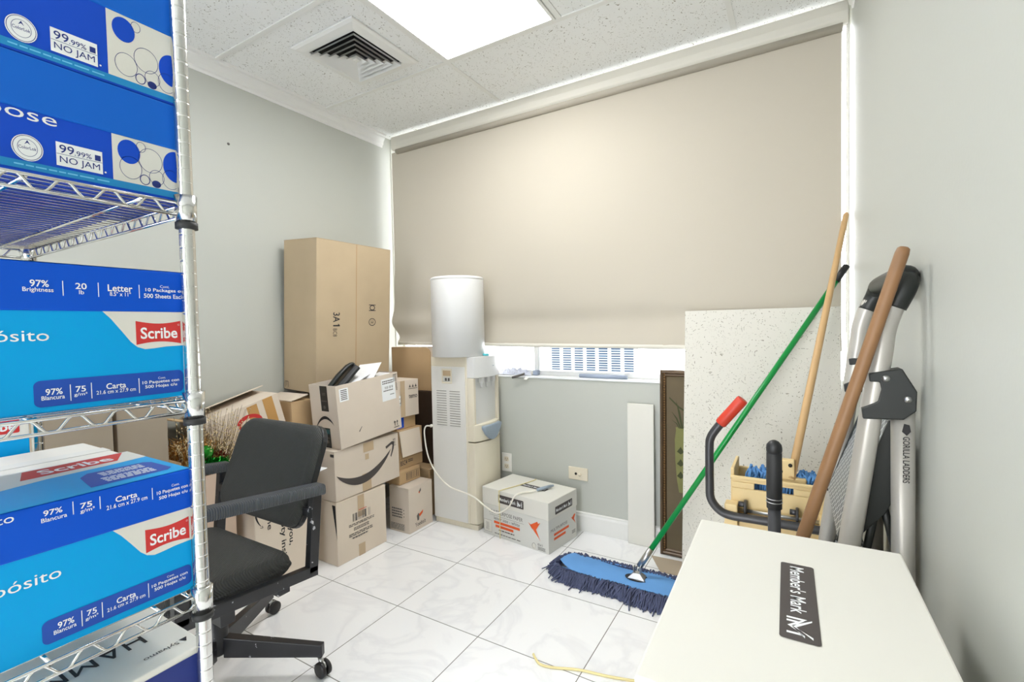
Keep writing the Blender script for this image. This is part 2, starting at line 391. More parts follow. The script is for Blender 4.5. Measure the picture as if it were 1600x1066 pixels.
# baseboard
b = MB()
b.prism([(0, 0), (-.014, 0), (-.014, .085), (-.009, .095), (-.009, .102), (0, .106)], lambda x, y, d: (d, YB + x, y), XL, XR); struct(b.build('baseboard_back', 'trim'))
b = MB(); b.prism([(0, 0), (.014, 0), (.014, .085), (.009, .095), (.009, .102), (0, .106)], lambda x, y, d: (XL + x, d, y), YF, YB - .015); struct(b.build('baseboard_left', 'trim'))
b = MB(); b.prism([(0, 0), (-.014, 0), (-.014, .085), (-.009, .095), (-.009, .102), (0, .106)], lambda x, y, d: (XR + x, d, y), YF, YB - .015); struct(b.build('baseboard_right', 'trim'))
# crown mouldings
cr = [(0, -.08), (.006, -.08), (.008, -.068), (.016, -.062), (.018, -.045), (.032, -.026), (.034, -.016), (.044, -.012), (.046, 0), (0, 0)]
b = MB(); b.prism(cr, lambda x, y, d: (XL + x, d, HC + y), YF, 2.372); struct(b.build('trim_1', 'trim'))
b = MB(); b.prism(cr, lambda x, y, d: (XR - x, d, HC + y), YF, 2.355); struct(b.build('trim_2', 'trim'))
# ceiling grid bars
b = MB(); z0, z1 = HC - .0055, HC + .002; hw = .0115
for y in (1.9, 1.28, .66, .04, -.58, -1.2): b.box(XL + .045, XR - .045, y - hw, y + hw, z0, z1)
for x in (-1.475, -.235): b.box(x - hw, x + hw, YF, 2.453, z0 + .0004, z1)
b.box(-.862 - hw, -.862 + hw, YF, 1.9, z0 + .0004, z1)
struct(b.build('trim_3', 'trim'))
# window: frame, glass
win = bpy.data.objects.new('window_1', None); COL.objects.link(win); struct(win); win.location = (0, 0, 0)
b = MB(); a0, a1, w0, w1 = XL + .004, XR, WT, 2.458
b.box(a0, a1, 2.53, 2.575, w0, w0 + .025); b.box(a0, a1, 2.53, 2.575, w1 - .04, w1); b.box(a0, a0 + .012, 2.53, 2.575, w0, w1); b.box(a1 - .010, a1, 2.53, 2.575, w0, w1)
for x in (-1.345,): b.box(x - .013, x + .013, 2.532, 2.573, w0 + .025, w1 - .04)
struct(b.build('window_frame', 'sill', win, bevel=.002))
b = MB(); b.box(a0 + .010, a1 - .008, 2.55, 2.554, w0 + .02, w1 - .03); struct(b.build('window_pane', 'glass', win))

# ---- ceiling light panels
def light_panel(x0, x1, y0, y1, label):
    t = thing('ceiling_light', label, 'light', ((x0 + x1) / 2, (y0 + y1) / 2, HC), group='ceiling light panels')
    hx, hy = (x1 - x0) / 2, (y1 - y0) / 2; b = MB(); w = .014
    for q in ((-hx, hx, -hy, -hy + w), (-hx, hx, hy - w, hy), (-hx, -hx + w, -hy + w, hy - w), (hx - w, hx, -hy + w, hy - w)): b.box(*q, -.009, -.0005)
    b.build('light_frame', 'trim', t)
    b = MB(); b.box(-hx + w, hx - w, -hy + w, hy - w, -.006, -.001); b.build('light_diffuser', 'lightpanel', t)
    return t
light_panel(-1.463, -.877, 1.295, 1.888, 'square glowing white light panel set in the tiled ceiling')
light_panel(-1.463, -.877, -1.185, -.592, 'added fill light panel in the unseen ceiling behind the camera')  # out-of-view panel, added to brighten the room from behind


# ---- air vent
def air_vent():
    t = thing('ceiling_vent', 'white square louvered air vent on the ceiling beside the light panel', 'vent', (-1.793, 1.615, HC))
    b = MB(); H = .205; I = .150
    ring = lambda h, z: [(-h, -h, z), (h, -h, z), (h, h, z), (-h, h, z)]
    b.loft([ring(H, -.001), ring(H, -.008), ring(H - .012, -.014), ring(I + .01, -.018), ring(I, -.018), ring(I, -.001)], cap=False, smooth=False); b.build('vent_frame', 'trim', t)
    b = MB(); b.box(-I, I, -I, I, -.006, -.001); b.build('dark_backing', 'hole', t)
    b = MB()
    for k in range(5):
        h = I - .002 - k * .028
        b.loft([ring(h, -.030), ring(h - .019, -.009), ring(h - .0215, -.009), ring(h - .003, -.031)], cap=False, smooth=False)
    b.box(-.012, .012, -.012, .012, -.03, -.008); b.build('louvers', 'trim', t)
air_vent()

# ---- roller blind
def blind():
    t = thing('roller_blind', 'wide beige roller blind pulled down over the back window', 'blind', (-1.08, 2.40, 2.40))
    L0 = t.location
    b = MB(); x0, x1 = -2.345, XR - .012
    prof = [(2.424, 2.446), (2.398, 2.449), (2.386, 2.440), (2.380, 2.40), (2.384, 2.368), (2.396, 2.357), (2.424, 2.357)]
    b.prism(prof, lambda x, y, d: V((d, x, y)) - L0, x0, x1); b.build('headbox', 'fascia', t, bevel=.004)
    b = MB(); b.tube([V((x0 + .03, 2.41, 2.352)) - L0, V((x1 - .02, 2.41, 2.352)) - L0], .019, 16); b.build('roller_tube', 'fabric', t)
    b = MB(); nx, nz = 120, 90; X0, X1 = -2.372, .166; Zt = 2.352; G = []
    def yy(x, z):
        d = 0
        lf = math.exp(-((x + 2.25) / .28) ** 2)
        d -= .030 * math.exp(-((z - 1.19) / .055) ** 2) * lf
        d += .016 * math.exp(-((z - 1.085) / .035) ** 2) * lf
        d -= (.044 if x < -.55 else .044 - .022 * min(1, (x + .55) / .12)) * math.exp(-((z - 1.035) / .065) ** 2) * (1 - .8 * math.exp(-((x + 1.7) / .2) ** 2)) * (1 - .4 * lf)
        d += .012 * math.exp(-((z - 1.18) / .05) ** 2) * (1 - lf)
        d -= .012 * math.exp(-((x + 2.2) / .25) ** 2) * math.exp(-((z - 1.40) / .12) ** 2)
        d -= .012 * math.exp(-((x + 1.95 + .5 * (z - 1.2)) / .10) ** 2) * math.exp(-((z - 1.35) / .22) ** 2)
        d -= .006 * math.exp(-((x + 1.25) / .12) ** 2) * math.exp(-((z - 1.5) / .4) ** 2)
        d -= .008 * math.exp(-((x + .75 - .4 * (z - 1.2)) / .10) ** 2) * math.exp(-((z - 1.22) / .16) ** 2)
        d += .004 * math.sin(x * 6.1) * max(0, (1.9 - z))
        return 2.418 + d
    for j in range(nz + 1):
        v = j / nz; row = []
        for i in range(nx + 1):
            u = i / nx; x = X0 + (X1 - X0) * u
            zb = 1.060 - .022 * u
            z = Zt + (zb - Zt) * v
            xx = x + (.035 * math.exp(-((z - 1.09) / .06) ** 2) - .02 * math.exp(-((z - 1.22) / .09) ** 2)) * max(0, 1 - u * 8)
            row.append(b.bm.verts.new(V((xx, yy(x, z), z)) - L0))
        G.append(row)
    for j in range(nz):
        for i in range(nx):
            f = b.bm.faces.new((G[j][i], G[j][i + 1], G[j + 1][i + 1], G[j + 1][i])); f.smooth = True
    b.build('blind_fabric', 'fabric', t)
    b = MB(); pts = [V((X0 + .035 + (X1 - X0 - .035) * k / 20, yy(X0 + (X1 - X0) * k / 20, 1.06 - .022 * k / 20), 1.052 - .022 * k / 20)) - L0 for k in range(21)]
    b.tube(pts, .011, 10, sx=.6); b.build('bottom_rail', 'fascia', t)
    b = MB(); pz = 2.345
    while pz > 1.10:
        b.lathe([(0, -.0026), (.002, -.0016), (.0026, 0), (.002, .0016), (0, .0026)], V((.181, 2.395, pz)) - L0, 6); pz -= .0085
    b.tube([V((.181, 2.395, 2.35)) - L0, V((.181, 2.395, 1.10)) - L0], .0007, 5); b.build('bead_chain', 'outlet', t)
blind()

# ---- outlets and nail hole
def outlet(x, z, label, kind):
    t = thing('wall_outlet', label, 'outlet', (x, YB, z))
    if kind == 'v':
        b = MB(); b.box(-.035, .035, -.006, -.0003, -.057, .057); b.build('cover_plate', 'outlet', t, bevel=.003)
        b = MB()
        for dz in (-.022, .022): b.prism(rrect(-.016, .016, dz - .014, dz + .014, .008), lambda x, y, d: (x, d, y), -.008, -.005)
        b.build('socket', 'outlet_cream', t)
        b = MB()
        for dz in (-.022, .022):
            for dx in (-.006, .006): b.box(dx - .0012, dx + .0012, -.0086, -.0075, dz - .003, dz + .006)
            b.box(-.002, .002, -.0086, -.0075, dz - .010, dz - .006)
        b.build('slots', 'hole', t)
    else:
        b = MB(); b.box(-.058, .058, -.007, -.0003, -.036, .036); b.build('cover_plate', 'outlet_cream', t, bevel=.003)
        b = MB(); b.lathe([(.007, 0), (.007, .003), (0, .003)], (-.012, -.007, 0), 14, axis=(0, -1, 0)); b.build('coax_hole', 'hole', t)
        b = MB(); b.lathe([(.008, 0), (.008, .008), (.005, .010), (0, .010)], (.013, -.007, -.002), 14, axis=(0, -1, 0)); b.build('knob', 'outlet_cream', t)
outlet(-1.517, .322, 'small white wall socket plate beside the water dispenser', 'v')
outlet(-1.048, .318, 'cream horizontal cable plate on back wall above the white paper box', 'h')
b = MB(); b.lathe([(0, -.001), (.007, -.001), (.006, .001), (0, .0012)], (0, 0, 0), 10, axis=(1, 0, 0))
tag(b.build('wall_plug', 'print_grey', loc=(XL + .001, 1.341, 2.088)), 'tiny grey plug in the upper left wall', 'wall plug')

# ============================================================ CARTONS
def carton(name, label, cat, loc, dims, rot=(0, 0, 0), m='card_a', group=None, tape=None, seam=True, closed=True, inner='card_in', th=.004, name_body='box_body'):
    """local origin at the bottom's -x,-y corner; x right, y back, z up"""
    t = thing(name, label, cat, loc, rot, group); w, d, h = dims; b = MB()
    if closed:
        b.box(0, w, 0, d, 0, h - .003); b.build(name_body, m, t, bevel=.003)
        b = MB()                                         # top flaps, meeting in a seam
        if d >= w: b.box(0, w / 2 - .001, 0, d, h - .003, h); b.box(w / 2 + .001, w, 0, d, h - .003, h)
        else: b.box(0, w, 0, d / 2 - .001, h - .003, h); b.box(0, w, d / 2 + .001, d, h - .003, h)
        for s in (0,): pass
        b.build('top_flaps', m, t)
    else:
        b.box(0, w, 0, th, 0, h); b.box(0, w, d - th, d, 0, h); b.box(0, th, th, d - th, 0, h); b.box(w - th, w, th, d - th, 0, h); b.box(th, w - th, th, d - th, 0, th)
        b.m = 0; b.build(name_body, m, t)
    if tape:
        b = MB(); e = .0006; tw = .024
        if d >= w: b.box(w / 2 - tw, w / 2 + tw, -e, d + e, h, h + e); b.box(w / 2 - tw, w / 2 + tw, -e, 0, h - .07, h + e); b.box(w / 2 - tw, w / 2 + tw, d, d + e, h - .07, h + e)
        else: b.box(-e, w + e, d / 2 - tw, d / 2 + tw, h, h + e); b.box(w, w + e, d / 2 - tw, d / 2 + tw, h - .07, h + e); b.box(-e, 0, d / 2 - tw, d / 2 + tw, h - .07, h + e)
        b.build('tape_strip', tape, t)
    return t
def flap(t, O, A, L, m, name='flap', th=.004):
    """flap hinged along O->O+A, reaching L (vector)"""
    O, A, L = V(O), V(A), V(L); n = A.cross(L).normalized() * th; e = A * .012; b = MB()
    b.hexa([O, O + A, O + A - e + L, O + e + L, O + n, O + A + n, O + A - e + L + n, O + e + L + n]); return b.build(name, m, t)
RX = lambda t, z0=0, y0=0: ((0, y0, z0), (0, 1, 0), (0, 0, 1))
FX = lambda w: dict(O=(w, 0, 0), R=(0, 1, 0), U=(0, 0, 1))     # +x face, x=back y, y=z
FY = lambda: dict(O=(0, 0, 0), R=(1, 0, 0), U=(0, 0, 1))       # -y face
FT = lambda h: dict(O=(0, 0, h), R=(1, 0, 0), U=(0, 1, 0))     # top face

# tall tan carton on top of the small carton
t = carton('cardboard_box', 'tall upright tan cardboard box printed 3A1, standing on a smaller carton by the corner', 'box', (-2.408, 1.585, .838), (.272, .515, .805), (0, math.radians(3.2), 0), 'card_tall')
b = MB(); b.box(.2722, .2728, .256, .259, .003, .802); b.build('vertical_seam', 'card_d', t)
P = Print(**FX(.272))
P.text('3A', .103, .372, .146, .424, 'print_black', .01, -90); P.poly([(.103, .350), (.146, .350), (.146, .356), (.137, .364), (.134, .361), (.138, .357), (.103, .357)], 'print_black'); P.text('BC8', .103, .295, .128, .338, 'print_black', 0, -90)
for cz in (.455, .372):
    P.ring(.375, cz, .026, .022, .004, 'print_black') if cz < .4 else (P.rect(.350, cz + .014, .400, cz + .018, 'print_black'), P.ring(.375, cz, .020, .016, .005, 'print_black'), P.rect(.350, cz - .018, .400, cz - .014, 'print_black'))
P.rect(.366, .362, .369, .382, 'print_black'); P.rect(.38, .362, .383, .382, 'print_black'); P.rect(.366, .368, .383, .371, 'print_black')
P.done(t)
P = Print(**FY())
for x in (.012, .232):
    P.rect(x, .012, x + .003, .045, 'print_brown'); P.rect(x, .042, x + .028, .045, 'print_brown'); P.rect(x + .025, .012, x + .028, .045, 'print_brown'); P.rect(x + .012, .02, x + .015, .045, 'print_brown')
P.done(t, 'handling_marks')

# small carton under it
t = carton('cardboard_box', 'brown cardboard box with loose top flap, standing under the tall tan box', 'box', (-2.41, 1.462, 0), (.245, .50, .795), m='card_c')
flap(t, (0, .004, .797), (.235, 0, 0), (0, .10, .022), 'card_b')
flap(t, (0, .50, .797), (.235, 0, 0), (0, -.12, .004), 'card_b')

# carton with the red swirl, tipped
t = carton('cardboard_box', 'tipped tan cardboard box with red swirl mark and orange tape behind the chair', 'box', (-2.39, 1.124, .5015), (.22, .35, .27), (math.radians(15), 0, 0), 'card_b')
flap(t, (.0, .352, .272), (.0, -.345, 0), (.12, 0, .03), 'card_b'); flap(t, (0, .004, .272), (.2, 0, 0), (0, -.10, .06), 'card_c')
P = Print(**FX(.22)); P.rect(.188, .125, .238, .262, 'tape'); P.rect(.268, .125, .318, .268, 'tape'); P.done(t, 'tape_patches')
P = Print(**FX(.22)); P.up(); n = 14
A = [(.185 - .06 * math.cos(PI * (.05 + k / n * 1.0)), .195 + .034 * math.sin(PI * (.05 + k / n * 1.1))) for k in range(n + 1)]; B_ = [(.185 - .045 * math.cos(PI * (.05 + k / n * 1.0)), .187 + .024 * math.sin(PI * (.05 + k / n * 1.1))) for k in range(n + 1)]
P.strip(A, B_, 'print_red'); P.poly([(.127, .195), (.141, .19), (.146, .16), (.136, .162)], 'print_red'); P.done(t, 'swirl_mark')

# prime box: stands in front, printed sideways
t = carton('cardboard_box', 'kraft cardboard box printed sideways in black letters, standing behind the chair legs', 'box', (-2.36, 1.142, 0), (.385, .288, .495), m='card_b')
P = Print(**FX(.385))
P.text('about you,', .150, .18, .182, .39, 'print_black', .015, -90); P.text('not empty inside', .112, .095, .144, .455, 'print_black', .015, -90)
P.text('prime', .050, .287, .078, .41, 'print_black', .01, -90); P.done(t)
P = Print(O=(.385, .0, .45), R=(0, 0, -1), U=(0, 1, 0)); P.smile(.03, .145, .020, .012, .007, 'print_black', head=.1); P.done(t, 'arrow_mark')

# sheet of paper on it
b = MB(); b.hexa([(-.06, -.05, 0), (.07, -.02, 0), (.06, .06, .004), (-.07, .05, .003), (-.06, -.05, .002), (.07, -.02, .002), (.06, .06, .006), (-.07, .05, .005)])
tag(b.build('paper_sheet', 'paper', loc=(-1.965, 1.40, .4955)), 'loose white paper sheet lying on the kraft box behind the chair back', 'paper')

# open box of decorations
xb = carton('cardboard_box', 'open cardboard box of gold and green holiday decorations behind the shelf post', 'box', (-2.39, .925, 0), (.35, .178, .575), m='card_pink', closed=False)
flap(xb, (.02, 0, .572), (.31, 0, 0), (0, -.012, .075), 'card_c'); flap(xb, (0, .008, .575), (0, .16, 0), (-.004, 0, .05), 'card_d')
b = MB(); b.box(.006, .344, .006, .172, .40, .43); b.build('packing_layer', 'card_d', xb)
def spray(name, label, base, n, L, spread, m, seed, r=.0011, bend=.1, beads=0, lean=(0, 0)):
    rnd = random.Random(seed); b = MB()
    for i in range(n):
        a = rnd.uniform(0, 2 * PI); s = rnd.random() ** .6 * spread; l = L * rnd.uniform(.6, 1.05)
        d = V((math.cos(a) * s + lean[0], math.sin(a) * s + lean[1], 1)).normalized(); p0 = V((rnd.uniform(-.018, .018), rnd.uniform(-.018, .018), 0))
        o = V((math.cos(a), math.sin(a), 0)) * bend * s
        def at(t):
            q = p0 + d * l * t + o * t * t - V((0, 0, bend * s * .6 * t * t)); w = V(base) + q
            lo = .938 if w.z < .97 else .8; hi = (1.094 if w.z < .60 else 9) if w.x > -2.15 else 1.094 - max(0, w.z - .55) * .27
            w.y = min(max(w.y, lo), hi); w.x = max(w.x, -2.38); w.x = min(w.x, -2.095) if w.z < .66 else w.x
            return w - V(base)
        pts = [at(t) for t in (0, .2, .4, .6, .8, 1)]
        b.tube(pts, [r, r, r, r * .9, r * .7, r * .5], 4, cap=False)
        for k in range(beads):
            t = rnd.uniform(.35, 1); q = at(t); e = rnd.uniform(.0018, .0034)
            q += V((rnd.uniform(-.003, .003), rnd.uniform(-.003, .003), 0))
            b.loft([[q + V((0, 0, -e))] * 1 + [q + V((e, 0, 0)), q + V((0, e, 0))], [q + V((-e, 0, 0)), q + V((0, -e, 0)), q + V((0, 0, e))]], m=1, cap=True, smooth=False)
    o = b.build(name, [m, 'gold_bright' if m == 'gold_dark' else 'silver'], loc=base); o['kind'] = 'stuff'; return tag(o, label, 'tinsel', kind='stuff')
def heap(name, label, n, m, seed):
    rnd = random.Random(seed); b = MB(); ctr = V((-2.17, 1.01, .52))
    for k in range(n):
        p = V((rnd.uniform(-2.26, -2.09), rnd.uniform(.955, 1.06), rnd.uniform(.56, .60))); th = rnd.uniform(0, 2 * PI); L = rnd.uniform(.06, .17)
        e = p + V((math.cos(th) * L * .75, math.sin(th) * L * .45, rnd.uniform(.01, .13))); e.x = min(max(e.x, -2.36), -2.07 + rnd.uniform(0, .02)); e.y = min(max(e.y, .925 + rnd.uniform(.005, .03)), 1.085 - rnd.uniform(0, .02))
        md = (p + e) / 2 + V((rnd.gauss(0, .012), rnd.gauss(0, .006), rnd.uniform(.02, .06)))
        b.tube([p, p * .4 + md * .6, md, md * .45 + e * .55, e], [.0011, .0014, .0014, .0012, .0008], 4, m=0 if k % 3 else 1, cap=False)
    o = b.build(name, m); return tag(o, label, 'tinsel', kind='stuff')
heap('gold_tinsel_heap', 'gold metallic tinsel heap at the left of the decoration box', 900, ['gold', 'gold_bright'], 3)
spray('bronze_tinsel_spray', 'bronze beaded twig spray standing in the middle of the decoration box', (-2.10, 1.01, .40), 90, .44, .26, 'gold_dark', 4, beads=12, lean=(0, .0))
spray('silver_tinsel_spray', 'silver beaded twig spray leaning right in the decoration box', (-2.085, 1.06, .42), 80, .42, .22, 'gold_dark', 5, beads=12, lean=(0, .12))
def garland(name, label, pts, n, m, seed, w=.02):
    rnd = random.Random(seed); b = MB(); P_ = bez(pts, 10)
    for i in range(n):
        p = P_[rnd.randrange(len(P_))] + V((rnd.gauss(0, .006), rnd.gauss(0, .006), rnd.gauss(0, .004)))
        d = V((rnd.gauss(0, 1), rnd.gauss(0, 1), rnd.gauss(0, 1))).normalized(); q = d.orthogonal().normalized() * .0022
        b.face([p - q, p + q, p + d * w + q * .4, p + d * w - q * .4])
    return tag(b.build(name, m), label, 'tinsel', kind='stuff')
garland('green_tinsel_garland', 'shiny green tinsel garland heaped at front of the decoration box', [(-2.06, .955, .605), (-2.064, 1.0, .618), (-2.064, 1.04, .620), (-2.068, 1.08, .606)], 900, 'green_foil', 8)
garland('red_tinsel_garland', 'dull red tinsel tuft behind the green garland in the decoration box', [(-2.085, 1.02, .63), (-2.09, 1.05, .645), (-2.085, 1.08, .63)], 260, 'red_foil', 9)
t = thing('bauble', 'shiny green round bauble resting on the tinsel in the decoration box', 'ornament', (-2.062, 1.005, .668))
b = MB(); b.lathe([(.027 * math.sin(PI * k / 14), -.027 * math.cos(PI * k / 14)) for k in range(15)], n=24); b.build('ball', 'green_ball', t)
b = MB(); b.lathe([(.006, .025), (.006, .033), (0, .034)], n=10); b.build('cap', 'gold', t)

# two cartons between the rack and the left wall
t = carton('cardboard_box', 'greyed cardboard box against left wall seen through the wire rack, left one', 'box', (-2.40, .522, 0), (.27, .205, .955), m='card_grey_old')
t2 = carton('cardboard_box', 'greyed cardboard box against left wall seen through the rack, beside the decoration box', 'box', (-2.40, .745, 0), (.25, .165, .95), m='card_grey_old')

# --- stack by the dispenser
t = carton('cardboard_box', 'kraft cardboard box with a barcode print, on the floor at the stack bottom', 'box', (-2.112, 1.509, 0), (.202, .318, .312), (0, 0, math.radians(-.5)), 'card_b')
P = Print(**FX(.202)); P.rect(.128, 0, .170, .06, 'tape_clear'); P.rect(.128, .20, .170, .31, 'tape_clear'); P.done(t, 'tape_strip')
P = Print(**FX(.202)); P.up(); P.barcode(.095, .188, .215, .228, 'print_grey', 3, 40); P.rect(.135, .234, .185, .237, 'print_red'); P.words(.07, .165, .235, .18, 2, 'print_grey', 2); P.words(.10, .14, .2, .158, 2, 'print_grey', 4); P.words(.07, .115, .225, .132, 2, 'print_grey', 5); P.words(.09, .100, .19, .112, 1, 'print_grey', 6); P.done(t)
b = MB(); b.face([(.2025, -.0012, .13), (.172, -.0012, .30), (.196, -.0012, .30)]); b.build('torn_corner', 'hole', t)

t = carton('cardboard_box', 'cardboard box with large grey smile arrow, middle of the stack beside the dispenser', 'box', (-2.115, 1.512, .3135), (.20, .432, .25), (math.radians(1.0), 0, 0), 'card_a')
P = Print(**FX(.20)); P.rect(.165, 0, .225, .09, 'tape_clear'); P.rect(.18, .20, .25, .248, 'tape_clear'); P.rect(.19, .16, .215, .19, 'tape_clear'); P.done(t, 'tape_strip')
P = Print(**FX(.20)); P.up(); P.smile(.008, .40, .128, .052, .042, 'print_brown', head=.17); P.bars(.388, .185, .412, .225, 'print_brown'); P.done(t, 'arrow_mark')
P = Print(**FY()); P.rect(.172, .222, .199, .236, 'tape_black'); P.done(t, 'tape_scrap')

# tilted open box on top
ob = carton('cardboard_box', 'open cardboard box with frowning arrow and shipping labels, topmost of its stack', 'box', (-2.112, 1.55, .5665), (.205, .41, .315), (math.radians(4.6), 0, math.radians(-1)), 'card_a', closed=False)
P = Print(**FX(.205)); P.rect(.018, .232, .072, .296, 'print_white'); P.rect(.288, .172, .386, .292, 'print_white', .002); P.done(ob, 'paper_label')
P = Print(**FX(.205)); P.up()
for k in range(6): P.rect(.026, .240 + k * .009, .064, .2445 + k * .009, 'print_grey')
P.words(.296, .262, .376, .284, 2, 'print_grey', 11); P.barcode(.296, .236, .376, .25, 'print_grey', 5); P.words(.30, .222, .37, .232, 1, 'print_grey', 12); P.words(.345, .198, .376, .206, 1, 'print_grey', 13)
P.poly([(.115, .060), (.118, .056), (.137, .079), (.135, .081)], 'print_black'); P.bars(.352, .012, .392, .052, 'print_brown')
P.text('IIIII', .376, .266, .398, .304, 'print_brown'); P.rect(.376, .303, .404, .306, 'print_brown'); P.words(.392, .215, .402, .262, 6, 'print_brown', 3); P.done(ob)
P = Print(**FY()); P.rect(.085, .185, .140, .312, 'tape_black'); P.rect(.082, 0, .135, .10, 'tape_black'); P.done(ob, 'tape_strip')
P = Print(**FY()); P.up(); P.rect(.086, .070, .131, .094, 'tape_teal'); P.ell(.11, .205, .009, .009, 'print_grey'); P.ell(.11, .03, .009, .009, 'print_grey'); P.words(.09, .232, .136, .242, 1, 'print_grey', 8); P.words(.1, .265, .126, .28, 2, 'print_grey', 9); P.words(.09, .045, .128, .055, 1, 'print_grey', 5); P.done(ob, 'tape_print')
P = Print(O=(.2, 0, 0), R=(-1, 0, 0), U=(0, 0, 1), off=-.0008 - .0016)
P.smile(.028, .185, .118, -.034, -.016, 'print_black', head=.17); P.done(ob, 'arrow_mark')
# contents: desk phone, papers
ph = thing('desk_telephone', 'dark grey desk telephone sticking up out of the open cardboard box', 'telephone', (-2.03, 1.63, .862))
b = MB(); b.X = Matrix.Translation((0, 0, 0)) @ Euler((math.radians(42), math.radians(-8), math.radians(-12))).to_matrix().to_4x4()
b.prism([(-.075, -.01), (.075, -.01), (.075, .005), (.06, .022), (-.06, .012), (-.075, .0)], lambda x, y, d: (x, d, y), -.07, .13); b.build('telephone_body', 'black', ph, bevel=.006)
b = MB(); b.X = Matrix.Translation((0, 0, 0)) @ Euler((math.radians(42), math.radians(-8), math.radians(-12))).to_matrix().to_4x4()
b.loft([[(.035 + .016 * math.cos(a) , y, .034 + dz + .012 * math.sin(a)) for a in [2 * PI * k / 10 for k in range(10)]] for y, dz in ((-.075, -.012), (-.065, -.006), (-.04, .004), (.03, .008), (.1, .004), (.125, -.004), (.135, -.010))]); b.build('handset', 'ladder_dark', ph)
b = MB(); b.X = Matrix.Translation((0, 0, 0)) @ Euler((math.radians(42), math.radians(-8), math.radians(-12))).to_matrix().to_4x4()
for i in range(3):
    for j in range(4): b.box(-.06 + i * .024, -.043 + i * .024, -.05 + j * .022, -.035 + j * .022, .010, .022)
b.build('key_pad', 'print_grey', ph)
def sheet(loc, w, d, rot, label, cat='paper', name='paper_sheet'):
    b = MB(); n = 8
    for i in range(n):
        x0, x1 = -w / 2 + w * i / n, -w / 2 + w * (i + 1) / n; z = lambda x: .12 * x * x
        b.hexa([(x0, -d / 2, z(x0)), (x1, -d / 2, z(x1)), (x1, d / 2, z(x1)), (x0, d / 2, z(x0)), (x0, -d / 2, z(x0) + .001), (x1, -d / 2, z(x1) + .001), (x1, d / 2, z(x1) + .001), (x0, d / 2, z(x0) + .001)])
    bmesh.ops.remove_doubles(b.bm, verts=b.bm.verts, dist=1e-5)
    o = b.build(name, 'paper', smooth=False, loc=loc); o.rotation_euler = [math.radians(a) for a in rot]
    return tag(o, label, cat)
sheet((-1.995, 1.80, .926), .13, .13, (34, -6, 20), 'white paper sheet sticking up beside the telephone in the open box')
sheet((-1.985, 1.70, .896), .09, .16, (20, 10, 8), 'white paper lying against the telephone edge in the open box')
sheet((-1.99, 1.86, .893), .10, .12, (14, 0, -8), 'white paper corner showing at back of the open box')

# behind: small cartons between the stack and the dispenser
t = carton('cardboard_box', 'small kraft box with orange and grey logo on floor beside the dispenser', 'box', (-2.003, 1.945, 0), (.150, .198, .257), (0, 0, 0), 'card_a')
P = Print(**FX(.15)); P.poly([(.06, .085), (.075, .098), (.082, .085), (.078, .058), (.066, .055)], 'print_grey'); P.poly([(.078, .088), (.115, .105), (.11, .088), (.085, .072)], 'print_orange'); P.text('Yoobalt', .045, .025, .135, .048, 'print_brown')
P.poly([(.085, .22), (.098, .238), (.1, .222), (.09, .212)], 'print_grey'); P.poly([(.082, .222), (.092, .212), (.088, .208), (.08, .212)], 'print_orange'); P.done(t)
P = Print(**FY()); P.words(.02, .08, .10, .14, 4, 'print_grey', 6)
for z in (.09, .108, .126): P.rect(.108, z, .113, z + .006, 'print_black')
P.words(.01, .012, .115, .05, 5, 'print_grey', 7); P.done(t, 'small_print')
t = carton('cardboard_box', 'flat brown carton with barcode, wedged on top of the orange logo box', 'box', (-2.15, 1.962, .2585), (.215, .172, .075), m='card_c')
P = Print(**FX(.215)); P.barcode(.055, .018, .16, .055, 'print_brown', 9, 26); P.rect(.05, .014, .165, .0155, 'print_brown'); P.rect(.05, .058, .165, .0595, 'print_brown'); P.done(t, 'printed_barcode')
t = carton('cardboard_box', 'brown carton with a pale flap hanging down its front, behind the stack', 'box', (-2.2, 1.992, .3345), (.24, .195, .225), m='card_c')
flap(t, (.243, .0, .222), (0, .17, 0), (.022, 0, -.145), 'card_b')
P = Print(**FX(.24)); P.text('BSC4', .005, .022, .06, .050, 'print_brown', .01); P.words(.07, .03, .11, .05, 2, 'print_brown', 3); P.rect(0, .062, .19, .0635, 'print_brown'); P.done(t)
t = carton('cardboard_box', 'shallow brown carton with a blue label, above the flap carton', 'box', (-2.22, 2.0, .5605), (.235, .16, .072), m='card_c')
P = Print(**FX(.235)); P.rect(.0, .008, .06, .070, 'blue_deep'); P.done(t, 'blue_label')
t = carton('cardboard_box', 'small kraft carton with peeling tape, printed with small symbols beside the dispenser', 'box', (-2.135, 2.008, .6335), (.165, .168, .215), (0, 0, math.radians(-3)), 'card_a')
P = Print(**FX(.165)); P.rect(.022, .002, .058, .213, 'tape_clear'); P.rect(.0, .07, .03, .13, 'print_white'); P.done(t, 'tape_strip')
P = Print(**FX(.165)); P.up(); P.text('temo', .088, .105, .155, .128, 'print_black', .01)
for k in range(3): P.poly([(.09 + k * .024, .17), (.106 + k * .024, .17), (.098 + k * .024, .188)], 'print_brown')
P.rect(.085, .16, .158, .163, 'print_brown'); P.rect(.003, .085, .026, .088, 'print_brown'); P.rect(.003, .11, .02, .114, 'print_brown'); P.done(t)
t = carton('cardboard_box', 'brown carton with raised flap on the floor between logo box and back wall', 'box', (-2.26, 2.195, 0), (.34, .21, .29), m='card_c')
flap(t, (.341, .004, .291), (0, .09, 0), (.045, 0, .022), 'card_b')
t = carton('carton_case', 'dark brown upright case standing behind the cartons left of the dispenser', 'case', (-2.2, 2.29, .2915), (.318, .125, .460), m='card_dark', name_body='case_body')
t = carton('cardboard_box', 'orange-brown cardboard box behind the dispenser, under the blind edge', 'box', (-2.32, 2.318, .7535), (.40, .095, .277), m='card_b')
